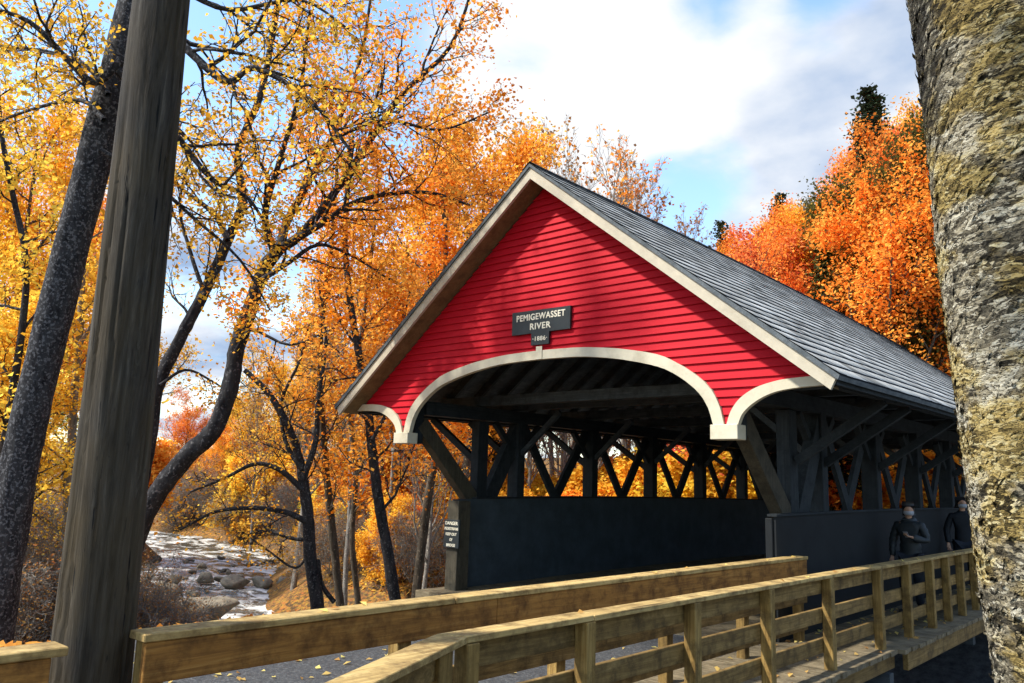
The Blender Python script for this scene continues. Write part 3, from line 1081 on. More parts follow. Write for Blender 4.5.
for i in range(2):
    proto('thicket%d' % i, 2.6, .03, Tree(70+i, nchild=(11, 8, 6), lf=(.7, .55, .6), leaves=1, lsp=.2, lsize=.05, ang=(60, 50, 50), up=.02, wander=.25, seg=.4, twig_r=.006), .02, M['leaf'], M['bark_grey'], 7)
def spruce(seed):
    rng = np.random.default_rng(seed)
    h = 12
    t = [(straight(rng, h, .0, 8, .005), np.linspace(.16, .02, 8))]
    L = []
    for z in np.arange(1.2, h, .28):
        rmax = (h-z)*.27+.15
        for k in range(7):
            a = rng.uniform(0, 2*PI)
            r = rmax*rng.uniform(.6, 1.1)
            tip = np.array([math.cos(a)*r, math.sin(a)*r, z-.22*r+rng.uniform(-.1, .1)])
            base = np.array([0, 0, z])
            mid_ = (tip+base)/2+np.array([0, 0, .05*r])
            t.append((np.array([base, mid_, tip]), np.array([.025, .015, .006])))
            for q in range(int(14+r*22)):
                u = rng.uniform(.15, 1)
                c = base*(1-u)**1+tip*u
                L.append(c+rng.normal(0, .09+.08*u, 3)*np.array([1, 1, .5]))
    tm = tubes_mesh('trunk', t)
    tm.materials.append(M['bark_brown'])
    cm = leaf_mesh(rng, np.array(L), .17, 1.2)
    cm.materials.append(M['needle'])
    return tm, cm, h
protos['spruce'] = spruce(9)
print('protos', time.time()-T0)

frng = random.Random(77)
def put_tree(kind, x, y, h, color, name, label, group=None, cat='tree', z=None, bark=None):
    tm, cm, h0 = protos[kind]
    s = h/h0
    if z is None:
        z = tz(x, y)-.1
    root = empty(name, (x, y, z), label, cat, group)
    root.rotation_euler = (frng.uniform(-.04, .04), frng.uniform(-.04, .04), frng.uniform(0, 6.28))
    w_ = s*frng.uniform(.9, 1.15)*(.8 if h > 12 else 1)
    root.scale = (w_, w_, s)
    a = bpy.data.objects.new('trunk' if cat == 'tree' else 'stems', tm)
    link(a, root)
    b = bpy.data.objects.new('crown' if cat == 'tree' else 'foliage', cm)
    link(b, root)
    v = frng.uniform(.85, 1.15)
    b.color = (min(1, color[0]*v), min(1, color[1]*v*frng.uniform(.88, 1.12)), color[2]*v, 1)
    return root

ORANGE = (.95, .40, .035)
DORANGE = (.93, .31, .028)
RED = (.88, .19, .05)
GOLD = (.93, .48, .03)
YELLOW = (.95, .62, .05)
YGREEN = (.50, .46, .05)
OLIVE = (.10, .085, .02)
BROWN = (.42, .20, .06)

# skyline (surveyed top of the trees by bearing)
SKY = np.array([(-200, 100), (0, 190), (60, 210), (130, 330), (200, 400), (250, 385), (300, 340), (360, 330), (410, 250), (480, 215), (530, 180),
                (600, 190), (660, 215), (715, 238), (760, 222), (800, 205), (830, 192), (860, 178), (885, 150), (905, 130), (940, 110), (1100, 100)], float)
def ground_at(u, dist):
    """ground position along a bearing at a given horizontal distance"""
    d = survey(u, 500, 1.)-CAM
    d = d[:2]/np.linalg.norm(d[:2])
    return CAM[0]+d[0]*dist, CAM[1]+d[1]*dist
def h_for(u, x, y, v):
    """tree height so that its top reaches elevation v at its bearing"""
    p = np.array([x, y, 0])-CAM
    q = RM @ p
    r2 = RM @ np.array([0, 0, 1.])
    # (q1 + z r1)/(q2 + z r2) = (v-341.5)/f
    k = (v-341.5)/FPX
    z = (k*q[2]-q[1])/(r2[1]-k*r2[2])
    return z-tz(x, y)
rngF = random.Random(5)
cnt = 0
def far_ok(x, y):
    d, s = rivdist(np.array([x]), np.array([y]))
    return s[0] > 0 and d[0] > 8 and not (-4.8 < x < 4.8 and y < 19)
G_R = 'autumn trees on the hillside beyond the bridge'
G_L = 'autumn trees of the wood beyond the river'
# hillside rows
for row, (dist, step, jit) in enumerate(((31, 30, 3), (37, 34, 4), (46, 36, 5), (57, 36, 6), (70, 38, 7), (86, 44, 8))):
    u = -40+row*7
    while u < 1010:
        u += step*rngF.uniform(.7, 1.3)
        dd = dist+rngF.uniform(-jit, jit)
        x, y = ground_at(u, dd)
        if u > 690 and row > 0:
            u -= step*.35
        if not far_ok(x, y) or (150 < u < 305 and dd < 50) or (row < 2 and 818 < u < 882):
            continue
        v = float(np.interp(u, SKY[:, 0], SKY[:, 1]))
        back = row >= 3
        hh = h_for(u, x, y, v+(rngF.uniform(0, 14) if back else rngF.uniform(12, 60)))
        if hh < 2.5:
            continue
        hh = min(hh, rngF.uniform(15, 22) if u > 680 else rngF.uniform(9, 15))
        t = rngF.random()
        sparse = 512 < u < 700
        if u > 680:
            if t < .64: c, nm, lb = DORANGE, 'maple_tree', 'orange maple on the hillside beyond the grey roof'
            elif t < .76: c, nm, lb = RED, 'maple_tree', 'red-leaved maple on the hillside beyond the grey roof'
            elif t < .84: c, nm, lb = GOLD, 'maple_tree', 'golden tree on the hillside beyond the grey roof'
            elif t < .96: c, nm, lb = OLIVE, 'oak_tree', 'olive green tree on the hillside beyond the grey roof'
            else: c, nm, lb = YGREEN, 'birch_tree', 'yellow-green tree on the hillside beyond the grey roof'
            kind = 'maple%d' % rngF.randrange(4)
            grp = G_R
        else:
            if t < .42: c, nm, lb = GOLD, 'maple_tree', 'golden yellow tree in the wood beyond the river'
            elif t < .78: c, nm, lb = ORANGE, 'maple_tree', 'orange maple in the wood beyond the river'
            elif t < .9: c, nm, lb = YELLOW, 'birch_tree', 'bright yellow tree in the wood beyond the river'
            else: c, nm, lb = BROWN, 'oak_tree', 'brown-leaved tree in the wood beyond the river'
            kind = 'maple%d' % rngF.randrange(4) if rngF.random() < .45 else 'open%d' % rngF.randrange(2)
            grp = G_L
        if sparse:
            kind = 'bare%d' % rngF.randrange(2)
            lb, nm, c = 'bare grey-twigged tree in the wood behind the ridge', 'bare_tree', BROWN
        put_tree(kind, x, y, hh, c, nm, lb, lb.replace('tree', 'trees').replace('maple ', 'maples '))
        cnt += 1
print('forest', cnt, time.time()-T0)
# understorey along the far bank, seen through the truss
for row, (dist, step) in enumerate(((24.5, 20), (28, 22), (33, 26))):
    u = -60
    while u < 960:
        u += step*rngF.uniform(.6, 1.4)
        dd = dist+rngF.uniform(-1.5, 1.5)
        x, y = ground_at(u, dd)
        if not far_ok(x, y) or 150 < u < 296:
            continue
        t = rngF.random()
        if u < 150:
            c, lb = (YGREEN, 'yellow-green shrub on the far river bank') if t < .4 else (GOLD, 'gold shrub among grey twigs on the far river bank')
        else:
            c, lb = (YELLOW, 'bright yellow shrub on the far river bank') if t < .45 else ((GOLD, 'golden shrub on the far river bank') if t < .75 else (DORANGE, 'deep orange shrub on the far river bank'))
        put_tree('bush%d' % rngF.randrange(3), x, y, rngF.uniform(2.6, 4.6), c, 'shrub', lb, lb.replace('shrub', 'shrubs'), 'shrub')
        cnt += 1
for i in range(64):
    u = rngF.uniform(292, 458)
    dd = rngF.uniform(22, 42)
    x, y = ground_at(u, dd)
    d_, s_ = rivdist(np.array([x]), np.array([y]))
    if d_[0] < 5.3 or s_[0] < 0:
        continue
    c = (YELLOW, ORANGE, YELLOW, GOLD)[i % 4]
    if i % 5 == 4:
        put_tree('thicket%d' % (i % 2), x, y, rngF.uniform(2., 3.6), BROWN, 'thicket', 'bare twiggy thicket on the leafy bank between the slim trunks', 'bare twiggy thickets between the slim trunks', 'shrub')
    else:
        put_tree('bush%d' % (i % 3), x, y, rngF.uniform(1.2, 3.2), c, 'shrub', 'leafy autumn shrub on the sloping bank between the slim trunks', 'leafy shrubs on the bank between the slim trunks', 'shrub')
n_ = 0
while n_ < 62:
    if n_ < 44:
        u, dd = rngF.uniform(120, 320), rngF.uniform(44, 74)
    else:
        u, dd = rngF.uniform(128, 182), rngF.uniform(18, 27)
    x, y = ground_at(u, dd)
    dr_ = rivdist(np.array([x]), np.array([y]))[0][0]
    n_ += 1
    if dr_ < (4.2 if dd > 40 else 3.4):
        continue
    if n_ % 2 and dd > 40:
        put_tree('bush%d' % (n_ % 3), x, y, rngF.uniform(2.6, 5.5), (YELLOW, ORANGE, GOLD)[n_ % 3], 'shrub', 'leafy autumn shrub at the head of the river valley right of the pole', 'leafy shrubs at the head of the river valley', 'shrub')
    else:
        put_tree('thicket%d' % (n_ % 2), x, y, rngF.uniform(1.6, 2.8) if dd < 40 else rngF.uniform(3, 5), BROWN, 'thicket', 'bare twiggy brush overhanging the stream just right of the pole', 'bare twiggy brush along the stream right of the pole', 'shrub')
for u, dist, v, lb in ((300, 33, 300, 'bare grey tree on the bank behind the arching tree'), (352, 27, 260, 'bare grey tree between the slim trunks left of the gable'), (390, 30, 240, 'bare tree just behind the dark upright trunk'), (425, 25, 330, 'low bare tree left of the bridge end post'), (255, 56, 380, 'distant bare tree at the head of the river valley')):
    x, y = ground_at(u, dist)
    put_tree('bare%d' % (int(u) % 2), x, y, h_for(u, x, y, v), BROWN, 'bare_tree', lb)
# conifers standing out of the hillside
for u, dist, v, c, lb in ((838, 30.5, 246, (.07, .075, .022), 'dark green conifer half way up the orange hillside'), (866, 31.5, 262, (.06, .07, .025), 'second dark conifer right of the other one on the mid slope'), (893, 48, 84, (.035, .05, .025), 'broad dark spruce leaning out at the hilltop next to the birch bark'), (884, 66, 97, (.035, .055, .025), 'tall dark spruce at the top of the hill beside the birch'),
                          (868, 60, 118, (.04, .06, .028), 'shorter dark spruce left of the tallest one on the hill'),
                          (736, 74, 218, (.06, .07, .03), 'small dark spruce at the left foot of the orange hillside'),
                          (789, 78, 196, (.05, .06, .03), 'spruce tip rising over the orange trees above mid roof')):
    x, y = ground_at(u, dist)
    put_tree('spruce', x, y, h_for(u, x, y, v), c, 'spruce_tree', lb)
# green tree in the middle of the hillside
for u, dist, v, c, lb, kd in ((852, 31, 262, (.16, .13, .025), 'broad olive-green tree half way up the orange hillside', 'maple1'),
                          (822, 47, 275, (.20, .15, .03), 'mossy green tree behind the olive one on the hillside', 'maple2'),
                          (885, 36, 300, RED, 'scarlet maple just above the far end of the roof', 'maple0'),
                          (925, 34, 292, YELLOW, 'yellow tree touching the birch above the far end of the roof', 'maple3'),
                          (912, 58, 135, RED, 'crimson maple near the hilltop beside the birch', 'maple2'),
                          (925, 62, 118, GOLD, 'yellow-topped tree on the hilltop at the edge of the birch', 'maple1')):
    x, y = ground_at(u, dist)
    put_tree(kd, x, y, h_for(u, x, y, v), c, 'maple_tree' if c == RED else 'hillside_tree', lb)
# nearer orange mass left of the ridge
for u, dist, v, kd, c, lb in ((462, 27, 140, 'maple0', ORANGE, 'dense orange maple touching the left slope of the gable'),
                              (498, 33, 185, 'open0', ORANGE, 'orange maple just left of the roof peak'),
                              (425, 26, 95, 'open0', ORANGE, 'tall open orange maple left of the gable'),
                              (395, 31, 210, 'maple3', GOLD, 'gold-orange maple between the leaning trunks and the gable'),
                              (555, 40, 118, 'bare0', BROWN, 'bare brushy tree directly right of the roof peak'),
                              (600, 42, 128, 'bare1', DORANGE, 'nearly bare tree with a few orange leaves above the roof'),
                              (645, 46, 150, 'bare0', BROWN, 'twiggy bare tree above the middle of the roof'),
                              (680, 52, 205, 'bare1', BROWN, 'low bare tree above the roof before the orange hill'),
                              (575, 46, 140, 'bare1', BROWN, 'second bare tree behind the roof peak'),
                              (620, 50, 165, 'bare1', DORANGE, 'thin tree with sparse orange leaves behind the roof'),
                              (-10, 24, 105, 'maple1', GOLD, 'gold tree at the left edge behind the leaning trunk'),
                              (35, 27, 165, 'maple3', ORANGE, 'orange tree left of the pole beyond the leaning trunk'),
                              (90, 30, 235, 'maple2', YELLOW, 'yellow tree seen between the leaning trunk and the pole'),
                              (60, 22, 330, 'maple0', YGREEN, 'yellow-green tree low behind the leaning trunk'),
                              (-30, 19, 300, 'maple2', YELLOW, 'yellow tree low at the left edge'),
                              (215, 63, 420, 'maple1', ORANGE, 'orange tree closing the river valley right of the pole'),
                              (302, 41, 262, 'open0', GOLD, 'airy golden tree on the bank behind the arching tree'),
                              (345, 37, 215, 'open1', ORANGE, 'airy orange tree between the slim trunks and the gable eave'),
                              (245, 66, 345, 'open1', GOLD, 'tall thin golden tree at the bend of the river'),
                              (265, 61, 425, 'maple0', DORANGE, 'deep orange tree over the river between the bent trunks'),
                              (180, 58, 395, 'maple3', DORANGE, 'rust-orange tree just right of the pole')):
    x, y = ground_at(u, dist)
    while rivdist(np.array([x]), np.array([y]))[0][0] < 7.5:
        dist += 1.
        x, y = ground_at(u, dist)
    put_tree(kd, x, y, h_for(u, x, y, v), c, 'bare_tree' if 'bare' in lb else 'maple_tree', lb)
# grey thickets on the near-left bank
for i in range(34):
    u = rngF.uniform(-30, 118) if i < 20 else rngF.uniform(140, 215)
    dd = rngF.uniform(17, 34) if i < 20 else rngF.uniform(42, 56)
    x, y = ground_at(u, dd)
    if rivdist(np.array([x]), np.array([y]))[0][0] < 5.0:
        continue
    put_tree('thicket%d' % rngF.randrange(2), x, y, rngF.uniform(1.8, 3.2), BROWN, 'thicket', 'tangle of bare grey twigs on the river bank by the pole', 'tangles of bare grey twigs on the river bank', 'shrub')
for i in range(10):
    u = rngF.uniform(325, 450)
    dd = rngF.uniform(20, 25)
    x, y = ground_at(u, dd)
    if rivdist(np.array([x]), np.array([y]))[0][0] < 4.6:
        continue
    put_tree('bush%d' % rngF.randrange(3), x, y, rngF.uniform(.8, 1.8), (YELLOW, ORANGE)[i % 2], 'shrub', 'low yellow and orange shrub at the foot of the thin trunks left of the bridge', 'low shrubs at the foot of the trunks left of the bridge', 'shrub')

# ------------------------------------------------------------------ surveyed trees
def path(pts, d, dd=0., sub=4):
    P = []
    n = len(pts)
    for i, p in enumerate(pts):
        P.append(survey(p[0], p[1], p[2] if len(p) > 2 else d+dd*i/(n-1)))
    P = np.array(P)
    # Catmull resample
    Q_ = np.vstack([2*P[0]-P[1], P, 2*P[-1]-P[-2]])
    out = []
    for i in range(1, len(Q_)-2):
        for k in range(sub):
            t = k/sub
            a, b, c, e = Q_[i-1:i+3]
            out.append(.5*((2*b)+(-a+c)*t+(2*a-5*b+4*c-e)*t*t+(-a+3*b-3*c+e)*t**3))
    out.append(Q_[-2])
    return np.array(out)
def hero(name, label, limbs, color, seed, bark, d, ground=None, **kw):
    """limbs: (pts, r0px, r1px, t0, length, nchild, ddepth, level, leafy)"""
    T = Tree(seed, **kw)
    first = True
    base = None
    for L in limbs:
        pts, r0, r1, t0, ln_, nc, dd = L[:7]
        lv = L[7] if len(L) > 7 else 0
        lf_ = L[8] if len(L) > 8 else True
        P = path(pts, d, dd)
        if first:
            b0 = P[0].copy()
            gz = tz(b0[0], b0[1])-.25
            if b0[2] > gz:
                dv = norm(P[0]-P[1])
                dv = norm(dv*np.array([.5, .5, 1]))
                k = (b0[2]-gz)/max(.2, -dv[2])
                ext = b0+dv*k
                ext[2] = gz
                P = np.vstack([ext[None], P])
            base = P[0].copy()
            first = False
        T.limb(P, r0*d/FPX, r1*d/FPX, lv, t0, ln_, nc, lf_)
    root = empty(name, tuple(base), label, 'tree')
    tm = T.trunk_mesh()
    part('trunk', tm, bark, root)
    if T.L:
        o = part('crown', T.crown_mesh(), M['leaf'], root)
        o.color = (*color, 1)
    return root
KW = dict(nchild=(8, 6, 4), lf=(.5, .5, .5), up=.06, wander=.2, seg=.3, twig_r=.004)
# 1 leaning trunk at the left
hero('leaning_tree', 'thick dark trunk with pale lichen leaning right behind the pole',
     [([(-12, 680), (22, 455), (77, 228), (135, 0), (165, -120), (190, -240)], 19, 13, .93, 3.2, 5, .8),
      ([(122, 60), (95, 82), (70, 62), (30, 22), (-20, 5)], 5, 1.5, .1, 2.2, 9, -.5),
      ([(108, 95), (85, 65), (40, 50), (-20, 45)], 3.5, 1.2, .1, 2.2, 8, .8),
      ([(104, 120), (80, 100), (30, 110), (-20, 130)], 3, 1, .1, 1.8, 6, 1.),
      ([(132, 20), (160, 22), (188, 50), (227, 82), (255, 68), (310, 100), (350, 150)], 5.5, 1.5, .15, 2.6, 13, -.6),
      ([(118, 70), (150, 105), (180, 140), (213, 180), (247, 197), (272, 235)], 5, 1.2, .1, 2.3, 10, .6),
      ([(140, -20), (180, -10), (230, 10), (300, 0), (350, 30)], 4, 1, .1, 2.3, 10, .4),
      ([(100, 150), (150, 180), (190, 215), (240, 260), (270, 310)], 3, 1, .2, 2.0, 7, 1.2)],
     (.86, .50, .035), 101, M['bark_lichen'], 9.5, leaves=4, lsp=.11, lsize=.062, leaf_level=2, **KW)
# 2 curved double tree right of the pole
hero('bent_tree', 'dark curving tree right of the pole with branches fanning to the gable',
     [([(105, 620), (128, 560), (150, 505), (187, 456), (213, 431), (230, 388), (236, 350), (247, 318), (263, 271), (280, 248)], 11, 6.5, .75, 1.6, 5, .3),
      ([(280, 248), (300, 235), (340, 185), (400, 97), (450, 47), (475, -20)], 5.5, 1.4, .1, 2.9, 15, 1.2),
      ([(280, 248), (288, 220), (310, 180), (335, 130), (360, 60), (375, -30)], 5, 1.4, .1, 2.8, 14, 2.),
      ([(285, 245), (320, 225), (360, 200), (423, 192), (470, 205)], 4, 1.2, .1, 2.4, 12, .6),
      ([(275, 255), (265, 215), (280, 160), (300, 90), (310, 10)], 4.2, 1.2, .1, 2.5, 12, -.8),
      ([(262, 280), (290, 262), (318, 245), (350, 255), (390, 280)], 3, 1, .1, 2, 8, .5),
      ([(330, 140), (385, 120), (440, 130), (495, 110)], 2.4, .9, .1, 2.2, 11, 1.),
      ([(236, 350), (252, 330), (290, 345), (330, 330)], 2.2, .8, .2, 1.6, 5, -.5)],
     (.92, .36, .025), 102, M['bark'], 12, leaves=5, lsp=.13, lsize=.068, leaf_level=2, **KW)
hero('slender_tree', 'slender dark trunk rising between the pole and the curving tree',
     [([(125, 560), (148, 450), (157, 388), (177, 345), (200, 301), (217, 265), (230, 235), (243, 200), (238, 150), (262, 90), (280, -10)], 7.5, 3, .5, 2.6, 14, .6),
      ([(205, 295), (190, 250), (180, 200), (200, 130)], 2.5, 1, .2, 2, 6, .5),
      ([(228, 240), (215, 215), (190, 195), (170, 180)], 3.5, 1.2, .2, 2, 6, .5),
      ([(160, 385), (185, 370), (210, 380), (240, 400)], 1.8, .8, .2, 1.5, 5, .5)],
     (.86, .44, .03), 103, M['bark'], 13.2, leaves=3, lsp=.14, lsize=.07, leaf_level=2, **KW)
KB = dict(nchild=(9, 7, 5), lf=(.5, .5, .5), up=.05, wander=.2, seg=.35, twig_r=.006)
hero('arching_tree', 'small dark tree with long branches arching left over the river',
     [([(317, 602), (310, 555), (308, 515), (303, 480), (300, 462), (290, 430), (270, 395), (245, 370)], 7, 2.5, .6, 2.8, 6, .2),
      ([(307, 522), (285, 512), (253, 508), (215, 512), (180, 530)], 3.2, 1, .1, 2, 8, -.8),
      ([(303, 490), (280, 470), (255, 464), (225, 478), (190, 492)], 3.2, 1, .1, 2, 8, -.4),
      ([(308, 540), (290, 538), (262, 530), (240, 540)], 2.2, .8, .1, 1.6, 5, .4),
      ([(303, 480), (316, 440), (318, 400), (326, 340), (318, 280)], 3.5, 1, .1, 2.4, 9, .5),
      ([(302, 470), (285, 440), (282, 400), (300, 360), (310, 320)], 2.6, 1, .1, 2.2, 8, .9),
      ([(318, 560), (322, 585), (334, 602)], 2, 2.6, .9, 1, 0, .2),
      ([(310, 552), (295, 568), (270, 552), (240, 530)], 1.6, .8, .3, 1.2, 5, .2)],
     (.86, .42, .03), 104, M['bark'], 18.3, leaves=1, lsp=.2, lsize=.085, leaf_level=2, **KB)
hero('slim_tree', 'slim straight trunk just right of the arching tree',
     [([(340, 602), (331, 520), (325, 455), (320, 380), (322, 320), (332, 240), (338, 150)], 4.2, 1.6, .3, 3.2, 16, .3)],
     (.86, .34, .025), 105, M['bark_brown'], 19.5, leaves=4, lsp=.2, lsize=.10, leaf_level=2, **KB)
hero('slim_tree', 'dark upright trunk left of the danger sign reaching the gable eave',
     [([(395, 600), (387, 548), (377, 488), (371, 440), (368, 411), (360, 360), (350, 300), (345, 230), (352, 140)], 6, 2.4, .35, 3.4, 18, .3),
      ([(372, 440), (392, 400), (398, 350), (410, 290)], 2.2, 1, .2, 2.4, 8, .8)],
     (.90, .34, .02), 106, M['bark'], 19, leaves=6, lsp=.2, lsize=.10, leaf_level=2, **KB)
hero('slim_tree', 'thin brown trunk leaning right beside the bridge end post',
     [([(417, 585), (428, 498), (435, 462), (440, 420), (436, 350), (446, 260), (440, 170)], 4.5, 2, .4, 3.2, 18, .3)],
     (.90, .32, .02), 107, M['bark_brown'], 21, leaves=9, lsp=.24, lsize=.11, leaf_level=2, **KB)
hero('slim_tree', 'faint grey trunk between the arching tree and dark upright trunk',
     [([(358, 600), (352, 540), (356, 470), (350, 400), (362, 330), (372, 250), (380, 170)], 3.2, 1.4, .3, 3.2, 16, .3)],
     (.88, .36, .025), 108, M['bark_brown'], 22, leaves=5, lsp=.22, lsize=.11, leaf_level=2, **KB)
hero('forked_tree', 'pale trunk behind the leaning trunk left of the pole',
     [([(70, 480), (74, 400), (80, 330), (84, 250), (92, 170), (100, 90)], 4.5, 2, .3, 3, 16, .5),
      ([(76, 350), (96, 320), (120, 300)], 2.5, 1, .2, 2, 5, .3)],
     (.86, .50, .04), 109, M['bark_grey'], 17, leaves=4, lsp=.18, lsize=.12, leaf_level=2, **KB)
hero('forked_tree', 'dark trunk at the far left edge behind yellow leaves',
     [([(8, 420), (22, 330), (26, 260), (12, 190), (0, 120), (-5, 20)], 4, 2, .2, 3, 16, .5)],
     (.86, .56, .05), 110, M['bark'], 15, leaves=4, lsp=.18, lsize=.115, leaf_level=2, **KB)
print('heroes', time.time()-T0)

# ------------------------------------------------------------------ near birch on the right
rng = np.random.default_rng(21)
nu, nv = 460, 1000
ob = survey(1152, 683, 2.06)
ot = survey(1031, 0, 2.38)
zz = np.linspace(-.2, 4.2, nv)
dirb = (ot-ob)/(ot-ob)[2]
cen = ob[None]+dirb[None]*(zz-ob[2])[:, None]
rad0 = .355-.012*(zz-1)
big = fbm2(rng, nu, nv, 4, 5, 3)
med = fbm2(rng, nu, nv, 26, 150, 3, .6)
fin = fbm2(rng, nu, nv, 90, 480, 2, .6)
# shear so the bark ridges run diagonally upward
sh = np.zeros_like(med)
med2 = np.empty_like(med)
fin2 = np.empty_like(fin)
for i in range(nu):
    k = int(i*.75)
    med2[i] = np.roll(med[i], k % nv)
    fin2[i] = np.roll(fin[i], k % nv)
rid = np.abs(med2)
h = .020*big+.009*(.20-rid)+.005*fin2
rad = rad0[None, :]+h
an = np.arange(nu)*2*PI/nu+1.2
BV = np.stack([cen[None, :, 0]+rad*np.cos(an)[:, None], cen[None, :, 1]+rad*np.sin(an)[:, None], np.broadcast_to(cen[None, :, 2], rad.shape)+.012*med2], -1)
idx = np.arange(nu*nv).reshape(nu, nv)
idx2 = np.roll(idx, -1, 0)
Q = np.stack([idx[:, :-1], idx2[:, :-1], idx2[:, 1:], idx[:, 1:]], -1).reshape(-1, 4)
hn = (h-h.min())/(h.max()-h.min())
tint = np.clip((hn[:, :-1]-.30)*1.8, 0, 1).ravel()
birch = empty('birch_tree', (float(cen[0][0]), float(cen[0][1]), -.5), 'huge shaggy-barked yellow birch filling the right edge in front', 'tree')
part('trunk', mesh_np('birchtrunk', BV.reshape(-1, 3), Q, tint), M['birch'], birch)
# loose bark curls on the silhouette and face
VV, QQ, TT = [], [], []
k0 = 0
for c in range(5200):
    i = rng.integers(0, nu)
    j = rng.integers(60, nv-20)
    p = BV[i, j]
    a = an[i]
    nrm = np.array([math.cos(a), math.sin(a), 0])
    tg = np.array([-math.sin(a), math.cos(a), 0])
    up = np.array([0, 0, 1.])
    dr = norm(tg*rng.uniform(.5, 1)+up*rng.uniform(.25, .75))
    sd = np.cross(nrm, dr)
    l = rng.uniform(.015, .055)
    w2 = rng.uniform(.005, .016)
    lift = rng.uniform(.003, .013)
    pts = []
    for t in (0, .35, .7, 1):
        c_ = p-nrm*.006+dr*l*t+nrm*lift*math.sin(t*2.2)+nrm*lift*.5*t
        ww = w2*(1-.75*t)
        pts += [c_-sd*ww, c_+sd*ww]
    VV += pts
    for q in range(3):
        QQ.append((k0+2*q, k0+2*q+1, k0+2*q+3, k0+2*q+2))
        TT.append(rng.uniform(.5, 1))
    k0 += 8
part('bark_curls', mesh_np('curls', VV, QQ, TT), M['birch'], birch)
# its limbs and crown start above the frame
T = Tree(300, nchild=(10, 8, 6), lf=(.55, .5, .5), ang=(70, 45, 45), up=.04, wander=.16, seg=.5, twig_r=.006, leaves=6, lsp=.16, lsize=.13)
topc = cen[-1]
Pb = np.array([topc+dirb*k*np.array([.4, .4, 1]) for k in np.linspace(-.05, 6.5, 9)])
T.limb(Pb, .30, .05, 0, .16, 5.2, 20)
part('limbs', T.trunk_mesh(), M['bark'], birch)
o = part('crown', T.crown_mesh(), M['leaf'], birch)
o.color = (.8, .6, .06, 1)

# ------------------------------------------------------------------ rocks
def rock_mesh(seed, sub=3):
    bm = bmesh.new()
    bmesh.ops.create_icosphere(bm, subdivisions=sub, radius=1)
    r = np.random.default_rng(seed)
    pl = [(norm(r.normal(0, 1, 3)), r.uniform(.42, .9)) for _ in range(16)]
    for v in bm.verts:
        p = np.array(v.co)
        for n_, d_ in pl:
            k = p@n_
            if k > d_:
                p = p-n_*(k-d_)*.96
        p = p*(1+.05*float(vnoise(np.array(p[0]+p[2]), np.array(p[1]-p[2]), .3, seed)))
        v.co = Vector(p)
    me = bpy.data.meshes.new('rock')
    bm.to_mesh(me)
    bm.free()
    me.polygons.foreach_set('use_smooth', np.ones(len(me.polygons), bool))
    return me
RK = []
for i in range(6):
    a = rock_mesh(i+1)
    a.materials.append(M['rock'] if i % 3 else M['rock_dark'])
    RK.append(a)
def put_rock(u, v, w, h, zg, mi_, label, group=None, deep=.8):
    """boulder seen at (u,v base) with the given apparent width/height, standing on ground level zg"""
    d0 = survey(u, v, 1.)-CAM
    k = (zg-CAM[2])/d0[2]
    p = CAM+d0*k
    dist = k
    W2, H2 = w*dist/FPX/2, h*dist/FPX/2
    o = bpy.data.objects.new('boulder', RK[mi_ % 6])
    COL.objects.link(o)
    o.location = (p[0], p[1], zg+H2*.72)
    o.scale = (W2*deep*1.05, W2*1.05, H2*1.15)
    o.rotation_euler = (0, 0, math.atan2(d0[1], d0[0]))
    tag(o, label, 'boulder', group)
    return o
put_rock(168, 598, 33, 21, -2.9, 1, 'large rounded tan boulder at the water right of the pole')
put_rock(175, 586, 15, 13, -3.1, 4, 'reddish boulder behind the large rounded one')
put_rock(205, 584, 24, 15, -3.1, 2, 'pale boulder right of the large rounded one')
put_rock(233, 588, 32, 17, -3.15, 5, 'long dark ledge rock in mid stream')
put_rock(262, 588, 26, 15, -3.15, 1, 'blocky rock in the row across the rapids')
put_rock(284, 588, 24, 14, -3.15, 2, 'last rock of the row across the rapids by the arching tree')
put_rock(144, 586, 15, 10, -3., 2, 'small pale boulder touching the right side of the pole')
put_rock(193, 598, 18, 10, -3.1, 1, 'low flat rock in front of the pale boulder')
put_rock(190, 628, 112, 34, -2.3, 4, 'big flat dark slab of rock just beyond the railing')
put_rock(26, 606, 26, 12, -2.9, 1, 'tan boulder on the gravel bar left of the pole')
put_rock(46, 600, 24, 12, -2.95, 4, 'brown boulder on the bar close to the pole')
put_rock(8, 592, 22, 10, -3., 2, 'flat pale rock at the left edge of the bar')
put_rock(40, 620, 30, 13, -2.7, 5, 'wide rock above the left rail section')
put_rock(4, 628, 30, 16, -2.6, 1, 'big rock at the left edge above the rail')
rr = random.Random(31)
for i in range(84):
    if i < 30:
        u, v = rr.uniform(-15, 75), rr.uniform(570, 640)
    else:
        u, v = rr.uniform(140, 330), rr.uniform(556, 608)
    w = rr.uniform(4, 9)*rr.choice((1, 1, 1.7))
    put_rock(u, v, w, w*rr.uniform(.3, .75), -3.1+(.3 if u < 80 else 0), rr.randrange(6), 'small river stone among the rapids and gravel bars', 'small stones in and beside the river')

